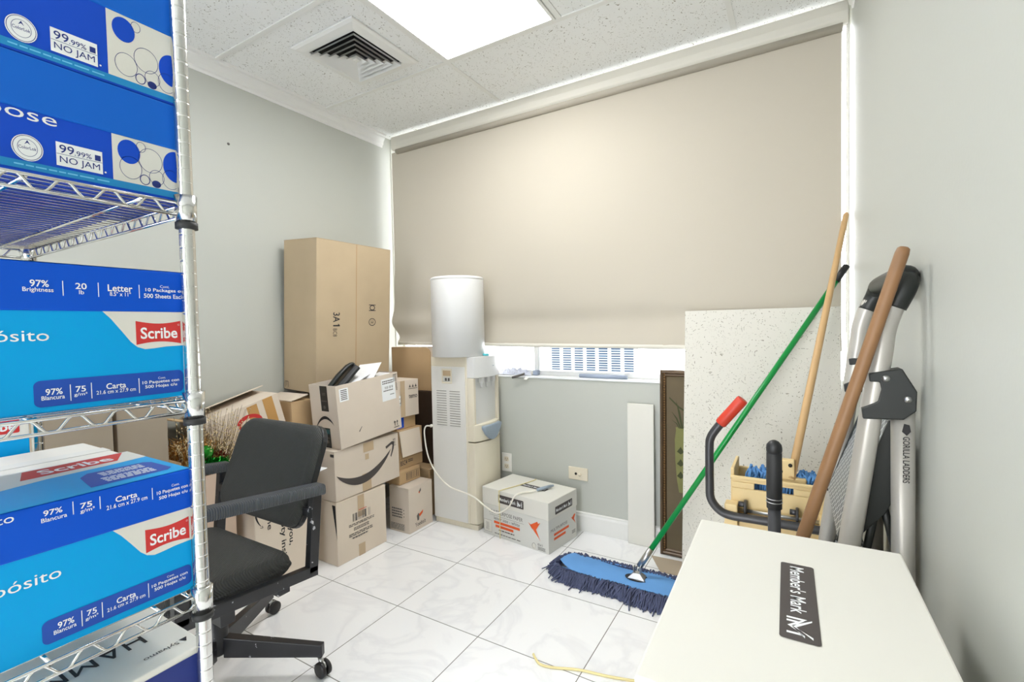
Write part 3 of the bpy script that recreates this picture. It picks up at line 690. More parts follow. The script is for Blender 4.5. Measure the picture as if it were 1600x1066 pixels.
b = MB(); b.prism([(0, 0), (.335, 0), (.335, .245), (.325, .265), (.30, .275), (0, .275)], lambda x, y, d: (x, d, y), -.006, -.001); b.build('front_flap', 'card_c', t)
P = Print(**FY()); P.rect(.352, .225, .385, .268, 'print_brown'); P.up(); P.rect(.358, .23, .366, .262, 'card_b'); P.rect(.371, .23, .379, .262, 'card_b'); P.done(t, 'printed_mark')

# ============================================================ PAPER CASES (lid box)
def case(name, label, loc, dims, lid_h, mb, ml, rot=(0, 0, 0), group=None, cat='box'):
    t = thing(name, label, cat, loc, rot, group); w, d, h = dims; e = .003
    b = MB(); b.box(e, w - e, e, d - e, 0, h - .006); b.build('box_body', mb, t, bevel=.002)
    b = MB(); b.box(0, w, 0, d, h - lid_h, h); b.build('box_lid', ml, t, bevel=.003)
    return t
def members_print(t, w, d, h, lid_h):
    pass
def mmark(P, x0, y0, x1, y1, rot=0):
    """dark brand panel with white lettering and a slanted M"""
    w, h = x1 - x0, y1 - y0
    P.rect(x0, y0, x1, y1, 'print_brown', .004); P.up()
    P.text("Member's Mark", x0 + w * .05, y0 + h * .28, x0 + w * .70, y0 + h * .72, 'print_white', .012)
    a = x0 + w * .755; c = w * .2
    for k in (0, .18):
        P.poly([(a + c * k, y0 + h * .18), (a + c * (k + .1), y0 + h * .18), (a + c * (k + .1), y0 + h * (.62 - k * 1.2)), (a + c * k, y0 + h * (.7 - k * 1.2))], 'print_white')
    for k in (0, .2):
        P.poly([(a + c * k * .2, y0 + h * (.82 - k)), (a + c * (.08 + k * .2), y0 + h * (.82 - k)), (a + c * .55, y0 + h * (.42 - k * .5)), (a + c * .5, y0 + h * (.3 - k * .5))], 'print_white')
        P.poly([(a + c * .5, y0 + h * (.3 - k * .5)), (a + c * .55, y0 + h * (.42 - k * .5)), (a + c * 1.02, y0 + h * (.82 - k)), (a + c * .9, y0 + h * (.82 - k))], 'print_white')
    P.poly([(a + c * .82, y0 + h * .18), (a + c * .92, y0 + h * .18), (a + c * .92, y0 + h * .6), (a + c * .82, y0 + h * .52)], 'print_white')
    return P
def bird(P, x, y, s):
    q = lambda pts: P.poly([(x + a * s, y + b_ * s) for a, b_ in pts], 'print_orange')
    q([(0, .78), (.2, .68), (.72, .98), (.78, .86), (.5, .72), (.32, .42)]); q([(.32, .42), (.5, .72), (.95, .95), (.62, .45)]); q([(.36, .42), (.62, .45), (.95, -.22), (.80, -.02)]); q([(.1, .72), (.32, .42), (.2, .68)])
# white paper case on the floor
LW, LD, LH = .449, .272, .263
t = case('paper_box', 'white lidded copy paper box with orange bird, on the floor right of the dispenser', (-1.507, 2.165, 0), (LW, LD, LH), .092, 'card_grey', 'card_white', (0, 0, math.atan2(-.065, .444)))
P = Print(**FY()); P.R = P.R; mmark(P, .118, .195, .292, .240); P.off = -.0025
P.text('MULTIPURPOSE PAPER', .05, .126, .282, .146, 'print_grey'); P.rect(.05, .116, .29, .1172, 'print_grey'); P.text('letter size - white', .082, .095, .262, .112, 'print_grey')
P.rect(.082, .074, .262, .088, 'print_orange'); P.rect(.092, .054, .218, .068, 'print_orange'); P.words(.115, .036, .225, .048, 1, 'print_grey', 2); P.words(.085, .016, .27, .024, 1, 'print_grey', 4)
P.rect(.008, .016, .064, .082, 'card_white'); P.barcode(.02, .026, .054, .07, 'print_grey', 4, 14)
for q in ((.008, .016, .0645, .0175), (.008, .0815, .0645, .083), (.008, .016, .0095, .083), (.063, .016, .0645, .083)): P.rect(*q, 'print_grey')
bird(P, .318, .072, .082); P.ell(.353, .02, .012, .016, 'card_white'); P.ring(.353, .022, .012, .015, .002, 'print_grey'); P.text('8.5x11', .378, .030, .408, .042, 'print_brown', .01); P.words(.378, .008, .425, .026, 3, 'print_grey', 5); P.done(t)
P = Print(**FX(LW)); mmark(P, .06, .186, .222, .226); P.off = -.0025
P.text('MULTIPURPOSE', .022, .105, .175, .12, 'print_grey'); P.rect(.05, .078, .19, .091, 'print_orange'); P.rect(.05, .056, .158, .069, 'print_orange'); bird(P, .212, .085, .05); P.words(.22, .03, .255, .05, 3, 'print_grey', 8); P.done(t, 'side_print')
P = Print(**FT(LH)); P.O = V((0, 0, LH)); mmark(P, .165, .13, .335, .172); P.done(t, 'lid_print')

# the stack of white cases in the foreground
sw, sd, sh = .2875, .444, .2645; sx, sy = -.1425, .4675
for k in range(3):
    t = case('paper_box', ['white paper box on the floor at the bottom of the foreground stack', 'white paper box in the middle of the foreground stack, under the top one', 'large white paper box with black brand panel on lid, top of the foreground stack'][k],
             (sx, sy, k * (sh + .0008)), (sw, sd, sh), .092, 'card_grey', 'card_white', (0, 0, math.radians(.8) if k == 2 else 0), 'white paper boxes stacked in the foreground')
    P = Print(O=(0, sd, sh), R=(0, -1, 0), U=(1, 0, 0)); mmark(P, .113, .128, .306, .169); P.done(t, 'lid_print')
    P = Print(O=(0, sd, 0), R=(0, -1, 0), U=(0, 0, 1)); mmark(P, .13, .19, .30, .235); bird(P, .32, .07, .08); P.rect(.08, .07, .26, .085, 'print_orange'); P.done(t, 'side_print')

# ============================================================ WIRE RACK WITH PAPER CASES
RX0, RX1, RY0, RY1 = -1.935, -1.022, .03, .48
def rack():
    t = thing('wire_rack', 'chrome wire shelving rack loaded with blue paper boxes at left', 'rack', ((RX0 + RX1) / 2, (RY0 + RY1) / 2, 0)); O = V(t.location)
    posts = [(RX0, RY0), (RX1, RY0), (RX0, RY1), (RX1, RY1)]
    for x, y in posts:
        prof = [(0, .02), (.0135, .02)]; z = .05
        while z < 2.2: prof += [(.0135, z - .0030), (.0135, z - .0009), (.0130, z), (.0135, z + .0009), (.0135, z + .0030)]; z += .0254
        prof += [(.0135, 2.205), (0, 2.206)]
        b = MB(); b.lathe(prof, V((x, y, 0)) - O, 20); p = b.build('post', 'chrome', t)
        b = MB(); b.lathe([(0, 0), (.018, 0), (.018, .012), (.009, .016), (.009, .022), (0, .022)], V((x, y, 0)) - O, 14); b.build('foot', 'black', p)
    for zt in (.272, .638, 1.028, 1.411, 1.95):
        b = MB(); r = .0032; dz = .026; zt -= .002
        e = .0
        P_ = [(RX0, RY0), (RX1, RY0), (RX1, RY1), (RX0, RY1)]
        for k in range(4):
            a, c = V((*P_[k], 0)), V((*P_[(k + 1) % 4], 0)); dr = (c - a).normalized(); a = a + dr * .014; c = c - dr * .014
            for z in (zt - r, zt - dz): b.tube([a + V((0, 0, z)) - O, c + V((0, 0, z)) - O], r, 8)
            n = int((c - a).length / .0605 + .5); pts = []
            nrm = V((dr.y, -dr.x, 0))
            for i in range(n * 10 + 1):
                u = i / 10; s = math.sin(2 * PI * u); s = max(-1, min(1, s * 1.2))
                pts.append(a + (c - a) * (u / n) + V((0, 0, zt - dz / 2 - r * .5 + s * (dz / 2 - r * .4))) - O)
            b.tube(pts, .0026, 6)
        x = RX0 + .03
        while x < RX1 - .015: b.tube([V((x, RY0, zt - .0015)) - O, V((x, RY1, zt - .0015)) - O], .0015, 5); x += .0265
        for y in (RY0 + .07, (RY0 + RY1) / 2, RY1 - .07): b.tube([V((RX0, y, zt - .006)) - O, V((RX1, y, zt - .006)) - O], .0032, 6)
        s = b.build('shelf', 'chrome', t, smooth=True)
        for x, y in posts:
            b = MB(); b.lathe([(.0145, zt - .040), (.0175, zt - .040), (.0192, zt + .012), (.0145, zt + .012)], V((x, y, 0)) - O, 20); b.build('collar', 'chrome', s)
            b = MB(); b.lathe([(.0138, zt - .052), (.0192, zt - .052), (.0192, zt - .040), (.0138, zt - .040)], V((x, y, 0)) - O, 20); b.build('clip_ring', 'blacksleeve', s)
rack()
def tagline(P, x0, y0, k, col, es):
    """the four printed blocks: brightness, weight, size, count; k scales about x0"""
    X = lambda v: x0 + v * k; Y = lambda v: y0 + v * k
    w = 'print_white'; tx = ('Blancura', '75', 'g/m²', 'Carta', '21.6 cm x 27.9 cm', '10 Paquetes con', '500 Hojas c/u') if es else ('Brightness', '20', 'lb', 'Letter', '8.5" x 11"', '10 Packages of', '500 Sheets Each')
    return X, Y, w, tx
SD, SH = .448, .243
def scribe(label, loc, en, lean=0):
    t = case('paper_box', label, loc, (.286, SD, SH), .078, 'cyan', 'blue_scribe', group='blue and cyan paper boxes on the rack')
    X = .286
    P = Print(O=(X, 0, 0), R=(0, 1, 0), U=(0, 0, 1)); w = 'print_white'
    if en:
        P.text('97%', .2274, .2030, .2500, .2140, w, .015); P.text('Brightness', .2188, .1930, .2553, .2020, w, .01); P.text('20', .2829, .2019, .298, .2124, w, .015); P.text('lb', .2873, .1935, .2941, .2003, w, .01)
        P.text('Letter', .3267, .2005, .3631, .2125, w, .015); P.text('8.5" x 11"', .3293, .1925, .3603, .1998, w, .01); P.text('Cont.', .4072, .2110, .4228, .2160, w); P.text('10 Packages of', .3832, .2015, .4462, .2095, w, .015); P.text('500 Sheets Each', .3803, .1910, .4468, .1992, w, .015)
        for x in (.267, .3136, .3734): P.rect(x - .0006, .190, x + .0006, .2145, w)
        P.text('Multipropósito', .045, .2, .17, .22, w)
    else:
        P.text('Multipropósito', .055, .2235, .196, .2445 - .004, w); P.text('97%', .229, .2232, .2524, .2325, w, .015); P.text('Blancura', .2261, .2135, .2578, .2205, w, .01); P.text('75', .275, .2200, .291, .2294, w, .015); P.text('g/m²', .2747, .2110, .2942, .2190, w, .01)
        P.text('Carta', .3234, .2150, .356, .2250, w, .015); P.text('21.6 cm x 27.9 cm', .3102, .2055, .3713, .2132, w, .01); P.text('Cont.', .4119, .2165, .4256, .2212, w); P.text('10 Paquetes con', .3868, .2058, .4403, .2145, w, .015); P.text('500 Hojas c/u', .39, .1958, .4392, .2040, w, .015)
        for x, z in ((.2658, .225), (.3016, .2222), (.3796, .213)): P.rect(x - .0006, z - .011, x + .0006, z + .011, w)
    P.done(t, 'lid_lettering')
    P = Print(O=(X - .003, 0, 0), R=(0, 1, 0), U=(0, 0, 1))
    wave = [(.3185, .1652), (.330, .152), (.345, .13), (.358, .110), (.368, .1), (.38, .0955), (.395, .0965), (.415, .099), (.446, .1), (.446, .1652)]
    P.poly(wave, 'card_white'); P.rect(.226 if en else .221, .0089 + (.004 if not en else 0), .4415, .052, 'navy_tag', .009); P.text('Multipropósito', .06, .1105, .2478, .134, w)
    P.up(); n = 10; x0, x1, zl, zh = .3665, .4405, .104, .148
    lab = [(x0 + (x1 - x0) * k / n, zh - .005 * math.sin(PI * k / n)) for k in range(n, -1, -1)] + [(x0 + (x1 - x0) * k / n, zl + .005 * math.sin(PI * k / n)) for k in range(n + 1)]
    P.poly(lab, 'print_red')
    a = .0045 if not en else 0
    P.text('97%', .2400, .0275 + a, .2609, .0380 + a, w, .015); P.text('Blancura', .2348, .0200 + a, .2634, .0268 + a, w, .01); P.text('75', .2775, .0280 + a, .291, .0380 + a, w, .015); P.text('g/m²', .2752, .0200 + a, .2929, .0268 + a, w, .01); P.text('Carta', .319, .0278 + a, .3478, .038 + a, w, .015)
    P.text('21.6 cm x 27.9 cm', .3050, .0200 + a, .3622, .0268 + a, w, .01); P.text('Cont.', .3986, .0375 + a, .4113, .0415 + a, w); P.text('10 Paquetes con', .373, .0285 + a, .4343, .036 + a, w, .015); P.text('500 Hojas c/u', .377, .0202 + a, .430, .0278 + a, w, .015)
    for x in (.2708, .2985, .3677): P.rect(x - .0006, .0148 + a, x + .0006, .042 + a, w)
    P.up(); P.text('Scribe', .3735, .1145, .4345, .136, w, .02); P.ring(.437, .1405, .0016, .0016, .0004, w); P.done(t, 'front_print')
    P = Print(O=(0, SD, SH), R=(0, -1, 0), U=(1, 0, 0))   # lid top, read from the far side
    P = Print(O=(X, 0, SH), R=(0, 1, 0), U=(-1, 0, 0))
    wv = [(0, .286 - .003), (0, .14), (.06, .118), (.12, .122), (.2, .15), (.28, .172), (.37, .178), (.446, .19), (.446, .286 - .003)]
    P.rect(.002, .002, .446, .285, 'cyan'); P.up(); P.poly(wv, 'card_white'); P.poly([(.30, .03), (.42, .03), (.432, .045), (.43, .125), (.42, .14), (.33, .145), (.312, .12)], 'navy_tag')
    P.up(); P.poly([(.25, .20), (.40, .205), (.435, .28), (.27, .275)], 'print_red'); P.words(.33, .045, .41, .085, 4, w, 3); P.words(.34, .095, .41, .13, 4, w, 4)
    P.up(); P.text('Scribe', .285, .217, .40, .26, w, .02); P.done(t, 'lid_top_print')
    return t
scribe('blue and cyan paper box with red label, middle shelf of the wire rack', (-1.326, .03, 1.0305), True)
scribe('blue and cyan paper box with red label, second shelf up, lid top visible', (-1.326, .03, .6405), False)
# colorlok-type cases on the upper shelf
def nojam(label, loc, h, hb):
    t = case('paper_box', label, loc, (.286, .446, h), h - hb, 'blue_deep', 'blue_lid', group='deep blue paper boxes on the upper shelf')
    w = 'print_white'; P = Print(O=(.283, 0, 0), R=(0, 1, 0), U=(0, 0, 1)); k = 'print_navy'
    P.rect(.004, .004, .442, .0165, 'teal_band'); P.rect(.3185, .0165, .442, hb, 'card_white'); P.text('Multipurpose', .01, hb - .022, .2458, hb + .004, w)
    P.rect(.2430, .021, .3040, .0595, w); P.ell(.209, .038, .0185, .0205, w)
    P.up(); P.rect(.2435, .0400, .3035, .0407, k); P.text('99', .2472, .0425, .2660, .0560, k, .005); P.text('.99%', .2664, .0425, .2890, .0510, k, .005); P.rect(.2935, .0425, .3015, .052, k); P.text('NO JAM', .2472, .0235, .3000, .0372, k)
    P.ring(.209, .038, .0172, .0192, .0008, k); P.ring(.209, .038, .0118, .0135, .0006, k); P.text('ColorLok', .1985, .0355, .2195, .0405, k, .01); P.poly([(.2055, .043), (.209, .05), (.2125, .043), (.209, .046)], k)
    P.ell(.3435, hb - .012 - .014, .0172, .0215, 'blue_deep'); P.ring(.3455, .044, .0172, .0205, .0008, k); P.ring(.3770, .065, .0195, .0225, .0008, k)
    n = 20; P.poly([(.420 + .0225 * math.cos(PI / 2 + PI * q / n), .064 + .030 * math.sin(PI / 2 + PI * q / n)) for q in range(n + 1)], 'blue_deep')
    P.ring(.3668, .0275, .0082, .0095, .0014, k); P.ring(.3862, .036, .0125, .0142, .0008, k); P.ell(.3852, .0175 + .006, .0075, .0068, 'print_navy'); P.ring(.410, .0215 + .016, .0148, .0185, .0008, k)
    P.ring(.3625, hb - .012, .0075, .0095, .0008, k); P.words(.1926, .0085, .3162, .0125, 1, 'cyan_pale', 4); P.text('.', .306, .024, .309, .027, w); P.done(t, 'front_print'); return t
nojam('deep blue paper box on the upper rack shelf, under another blue box', (-1.326, .055, 1.4145), .184, .098)
nojam('deep blue paper box stacked topmost on the upper rack shelf', (-1.326, .055, 1.5995), .215, .131)
for k, x in enumerate((-1.617, -1.908)):
    case('paper_box', ('deep blue paper box behind the front pair on the upper shelf, middle of the row', 'deep blue paper box at the wall end of the upper shelf row')[k], (x, .05, 1.4145), (.286, .42, .235), .1, 'blue_deep', 'blue_lid', group='deep blue paper boxes on the upper shelf')
# second shelf: white box and a further blue one behind
t = case('paper_box', 'white lidded paper box behind the cyan box on the second rack shelf', (-1.622, .06, .6405), (.284, .43, .228), .08, 'card_grey', 'card_white')
b = MB(); b.box(.12, .17, .2, .43, .2285, .2292); b.build('tape_strip', 'card_grey', t)
t = case('paper_box', 'short brown carton under the far blue box on the second rack shelf', (-1.925, .05, .6405), (.285, .36, .165), .05, 'card_grey_old', 'card_grey_old')
t = case('paper_box', 'small cyan paper box with red label at wall end of second rack shelf', (-1.925, .05, .8065), (.285, .345, .185), .012, 'cyan', 'card_white')
P = Print(O=(.2825, 0, 0), R=(0, 1, 0), U=(0, 0, 1)); P.rect(.2, .098, .341, .17, 'card_white'); P.up(); P.rect(.24, .112, .325, .148, 'print_red', .004); P.up(); P.text('Scribe', .248, .119, .318, .141, 'print_white', .02); P.done(t, 'front_print')
# bottom shelf: white box, lettering read from the far side
t = case('paper_box', 'white and navy paper box on the lowest rack shelf, lettering upside down', (-1.330, .045, .2735), (.29, .447, .247), .085, 'navy_tag', 'card_white')
P = Print(O=(0, .447, .247), R=(0, -1, 0), U=(1, 0, 0)); P.text('HAMMERMILL', .060, .135, .40, .185, 'print_black'); P.text('Sylvamo', .030, .235, .090, .250, 'print_black'); P.poly([(.012, .236), (.026, .236), (.019, .252)], 'print_black'); P.done(t, 'lid_print')
P = Print(O=(.29, 0, 0), R=(0, 1, 0), U=(0, 0, 1)); P.rect(.001, .163, .446, .235, 'print_navy'); P.done(t, 'lid_side_print')

# ============================================================ OFFICE CHAIR
def chair():
    t = thing('office_chair', 'black fabric office chair with ribbed armrests beside the wire rack', 'chair', (-1.635, .815, 0))
    def cushion(poly, fr, th, name, m):
        n = 6; b = MB(); rings = []
        cx = sum(p[0] for p in poly) / len(poly); cy = sum(p[1] for p in poly) / len(poly); R = max(abs(p[0] - cx) for p in poly)
        for k in range(n + 1):
            a = PI * k / n - PI / 2; d = th / 2 * math.sin(a); inset = (1 - math.cos(a)) * th * .42
            rings.append([fr(cx + (x - cx) * (1 - inset / R), cy + (y - cy) * (1 - inset / R), d) for x, y in poly])
        b.loft(rings, smooth=True); return b.build(name, m, t)
    seat = rrect(-.250, .250, -.245, .120, .05, 6)
    so = cushion(seat, lambda x, y, d: (x, y,   .410 - y * .05 + d), .066, 'seat', 'chair_fab')
    b = MB(); e = [(x * 1.002, y * 1.002 - .0) for x, y in seat]; b.tube([V((x, y,   .406 - y * .05)) for x, y in e + e[:1]], .0035, 6, cap=False); b.build('seat_piping', 'chair_fab', so)
    back = rrect(-.235, .235, 0, .338, .062, 6)
    BC = .050
    tilt = lambda x, z, d: (x + .010, .152 + z * .36 + d * .94 - .028 * (x / .243) ** 2, .500 + z * .935 - d * .36)
    bo = cushion(back, tilt, .044, 'backrest', 'chair_fab')
    b = MB(); b.prism([(x * 1.012,   .169 + (z - .169) * 1.012) for x, z in back], tilt, .004, .026); b.build('back_shell', 'black', t, bevel=.004)
    for s in (1, -1):
        x = s * .278
        slope = lambda y: .628 - (y - .22) * .11
        b = MB(); n = 10; rings = []
        for k in range(n + 1):
            y = -.27 + .468 * k / n; rings.append([(a, y, slope(y) + c) for a, c in rrect(x - .026, x + .026, -.020, .016, .010, 4)])
        b.loft(rings); b.build('armrest', 'arm', t, bevel=.003)
        b = MB(); w = .0125; rz = lambda y: .386 - (y - .17) * .088
        def bar(y0, y1, z0, z1, q0, q1): b.hexa([(x - w, y0, z0), (x + w, y0, z0), (x + w, y1, z0), (x - w, y1, z0), (x - w, q0, z1), (x + w, q0, z1), (x + w, q1, z1), (x - w, q1, z1)])
        bar(.135, .168, rz(.15) - .02, slope(.2) - .012, .158, .192)
        bar(-.25, -.215, rz(-.23) - .02, slope(-.23) - .012, -.245, -.21)
        b.hexa([(x - w, -.25, rz(-.25) - .034), (x + w, -.25, rz(-.25) - .034), (x + w, .168, rz(.168) - .034), (x - w, .168, rz(.168) - .034), (x - w, -.25, rz(-.25)), (x + w, -.25, rz(-.25)), (x + w, .168, rz(.168)), (x - w, .168, rz(.168))]); b.build('arm_frame', 'chair_metal', t, bevel=.002)
    b = MB(); b.box(-.27, .27, -.13, -.09, .335, .372); b.box(-.27, .27, .04, .08, .335, .364); b.box(-.09, .09, -.11, .06, .315, .342)
    b.build('under_frame', 'chair_metal', t, bevel=.002)
    for x0, x1 in ((-.268, -.16), (.22, .268)):
        b = MB(); b.box(x0, x1, .150, .200, .545, .575); b.build('back_bracket', 'chair_metal', t, bevel=.002)
    b = MB(); b.lathe([(.030, .085), (.034, .09), (.034, .20), (.022, .205), (.022, .318), (0, .318)], (-.025, .005, 0), n=20); b.build('column', 'chair_metal', t)
    base = math.radians(31)
    for k in range(4):
        a = base + k * PI / 2; c, s = math.cos(a), math.sin(a); ln = .340
        b = MB(); fr = lambda l, q, z: (-.025 + c * l - s * q, .005 + s * l + c * q, z)
        b.hexa([fr(.028, -.016, .075), fr(ln + .012, -.012, .066), fr(ln + .012, .012, .066), fr(.028, .016, .075), fr(.028, -.016, .142), fr(ln + .012, -.012, .106), fr(ln + .012, .012, .106), fr(.028, .016, .142)])
        l = b.build('leg', 'chair_metal', t, bevel=.002)
        b = MB(); p = V(fr(ln, 0, .07)); b.tube([p, p - V((0, 0, .012))], .007, 10)
        ang = a - .5; dx, dy = math.cos(ang), math.sin(ang); ctr = V((p.x + dx * .014, p.y + dy * .014, .0265)); ax = V((-dy, dx, 0))
        for q in (-.011, .011): b.lathe([(.0, -.007), (.021, -.007), (.0255, -.004), (.0255, .004), (.021, .007), (0, .007)], ctr + ax * q, 20, axis=ax)
        b.m = 1; b.lathe([(0, -.004), (.012, -.004), (.016, 0), (.012, .004), (0, .004)], ctr + V((0, 0, .010)), 14, axis=ax); b.tube([ctr + V((0, 0, .01)), p - V((0, 0, .008))], .008, 8)
        b.build('caster', ['rubber', 'steel'], l)
chair()

# ============================================================ WATER DISPENSER
def dispenser():
    t = thing('water_dispenser', 'white and cream water dispenser standing against the back wall', 'water dispenser', (-1.85, 2.158, 0)); W_, D_ = .26, .262; H = .985
    b = MB(); b.box(0, W_, 0, D_, .03, H); b.build('cabinet', 'plastic_cream', t, bevel=.006)
    b = MB(); b.box(.004, W_ - .012, -.004, 0, .035, .928); b.build('side_panel', 'plastic_white', t, bevel=.003)
    b = MB(); b.box(.004, W_ + .05, .006, D_ - .006, 0, .03)
    b.build('plinth', 'plastic_cream', t, bevel=.003)
    n = 14
    def front(z0, z1, inset, name, m, y0=0.0, y1=D_, bulge=.030, depth=.045, bev=.003):
        pl = [(W_, y0)] + [(W_ + depth - inset + bulge * (math.sin(PI * k / n) ** .8), y0 + (y1 - y0) * k / n) for k in range(n + 1)] + [(W_, y1)]
        b = MB(); b.prism(pl, lambda x, y, d: (x, y, d), z0, z1); return b.build(name, m, t, bevel=bev)
    front(.035, .498, 0, 'lower_door', 'plastic_cream')
    front(.505, .985, .018, 'front_recess', 'plastic_cover', .008, D_ - .008, .014)
    front(.865, .985, -.002, 'tap_hood', 'plastic_cover')
    front(.505, .60, 0, 'drip_housing', 'plastic_cream')
    for y in (.0, D_ - .020):
        b = MB(); b.box(W_, W_ + .046, y, y + .020, .60, .865); b.build('side_column', 'plastic_cream', t, bevel=.004)
    b = MB(); b.prism([(.045, .59), (.220, .59), (.218, .572), (.195, .535), (.165, .508), (.132, .5), (.10, .508), (.07, .535), (.047, .572)], lambda y, z, d: (W_ + .045 + d - (z - .5) * .0, y, z), .0, .044, smooth=True); b.build('drip_tray', 'plastic_grey', t, bevel=.006)
    for y in (.075, .131, .187):
        b = MB(); b.box(W_ + .026, W_ + .062, y - .014, y + .014, .832, .866); b.tube([(W_ + .045, y, .835), (W_ + .050, y, .805)], .008, 10); b.build('tap', 'plastic_cover', t, bevel=.003)
    # switch well
    b = MB()
    for q in ((.085, .158, .905, .915), (.085, .158, .83, .84), (.085, .093, .84, .905), (.150, .158, .84, .905), (.093, .150, .868, .875)): b.box(q[0], q[1], -.008, -.003, q[2], q[3])
    b.build('switch_frame', 'plastic_cream', t, bevel=.002)
    b = MB(); b.box(.093, .150, -.0052, -.0042, .875, .905); b.build('switch_well', 'tape_clear', t)
    for x in (.109, .130):
        b = MB(); b.box(x, x + .011, -.0085, -.004, .845, .862); b.build('switch', 'print_grey', t, bevel=.001)
    for j in range(15):
        for i, (x0, x1) in enumerate(((.042, .115), (.137, .212))):
            z = .585 + j * .0142; b = MB(); b.box(x0, x1, -.0046, -.0042, z, z + .0052); b.box(x0, x1, -.0075, -.0042, z + .0052, z + .0072, 1); b.build('vent_slot', ['slot_grey', 'plastic_white'], t)
    P = Print(O=(W_ + .048 + .0275, 0, 0), R=(0, 1, 0), U=(0, 0, 1)); P.rect(.12, .925, .165, .929, 'plastic_grey'); P.done(t, 'badge')
    b = MB(); b.lathe([(.004, 0), (.009, .004), (.009, .014), (0, .014)], (.002, -.004, .575), 12, axis=(0, -1, 0)); b.build('hose_socket', 'vinyl', t)
dispenser()
t = thing('bottle_cover', 'plain white cylindrical cover standing on top of the water dispenser', 'cover', (-1.700, 2.234, .9855))
b = MB(); b.lathe([(0, 0), (.150, 0), (.154, .003), (.154, .448), (.151, .455), (.146, .457), (0, .457)], n=56); b.build('cover_shell', 'plastic_cover', t)
b = MB(); b.lathe([(.1542, .440), (.1552, .442), (.1552, .448), (.1542, .450)], n=56); b.build('rim', 'plastic_cover', t)
b = MB(); b.lathe([(0, 0), (.017, 0), (.017, .012), (.013, .014), (0, .014)], n=18)
tag(b.build('bottle_cap', 'teal', loc=(-1.532, 2.27, .9857)), 'small teal bottle cap lying on the dispenser edge beside the white cover', 'bottle cap')  # plastic bottle cap left beside the cover
# water hose and yellowed cord over the paper box
ca = math.atan2(-.065, .444)
hp = [(-1.858, 2.139, .575), (-1.882, 2.132, .568), (-1.885, 2.125, .52), (-1.855, 2.118, .40), (-1.79, 2.112, .31), (-1.70, 2.115, .245), (-1.60, 2.125, .222), (-1.53, 2.125, .205), (-1.45, 2.12, .168), (-1.37, 2.106, .155), (-1.30, 2.106, .20), (-1.265, 2.112, .262), (-1.24, 2.155, .2735), (-1.21, 2.19, .272), (-1.195, 2.212, .2735)]
b = MB(); b.tube(bez(hp, 7), .0042, 10); tag(b.build('water_hose', 'vinyl'), 'white plastic hose looping from the dispenser onto the paper box lid', 'hose')
b = MB(); b.tube([(-1.19, 2.225, .2735), (-1.145, 2.30, .278)], .0085, 12); b.tube([(-1.145, 2.30, .278), (-1.137, 2.313, .279)], .006, 10)
tag(b.build('hose_plug', 'plastic_grey'), 'short grey plug at the hose end on the white paper box lid', 'plug')
hp = [(-1.375, 2.137, .05), (-1.374, 2.136, .15), (-1.374, 2.134, .255), (-1.372, 2.142, .2685), (-1.33, 2.24, .2665), (-1.30, 2.33, .2665), (-1.283, 2.40, .2665)]
hp = [(-1.376, 2.1365, .004), (-1.375, 2.1360, .12), (-1.375, 2.1335, .16), (-1.374, 2.1320, .255), (-1.369, 2.142, .2675), (-1.33, 2.24, .268), (-1.29, 2.36, .268), (-1.285, 2.392, .268)]
b = MB(); b.tube(bez(hp, 6), .0024, 8); tag(b.build('yellow_strap', 'yellow'), 'thin yellowed cord tied over the white paper box', 'cord')
hp = [(-.790, 1.425, .004), (-.772, 1.408, .004), (-.745, 1.392, .004), (-.70, 1.40, .004), (-.62, 1.432, .004), (-.53, 1.45, .004), (-.44, 1.475, .004), (-.36, 1.50, .004)]
b = MB(); b.tube(bez(hp, 8), .0042, 8); tag(b.build('floor_cord', 'yellow'), 'yellowed cord lying on the tiles beside the foreground white boxes', 'cord')

# ============================================================ THINGS LEANING ON THE BACK WALL
t = thing('white_board', 'narrow blank white board leaning on the back wall beside the framed picture', 'board', (-.757, 2.418, .0005), (math.radians(-.85), 0, 0))
b = MB(); b.box(0, .136, 0, .012, 0, .738); b.build('board_panel', 'card_white', t, bevel=.002)
b = MB(); b.box(-.0006, 0, .0005, .0115, .002, .736); b.box(.136, .1366, .0005, .0115, .002, .736); b.build('board_edge', 'card_grey', t)

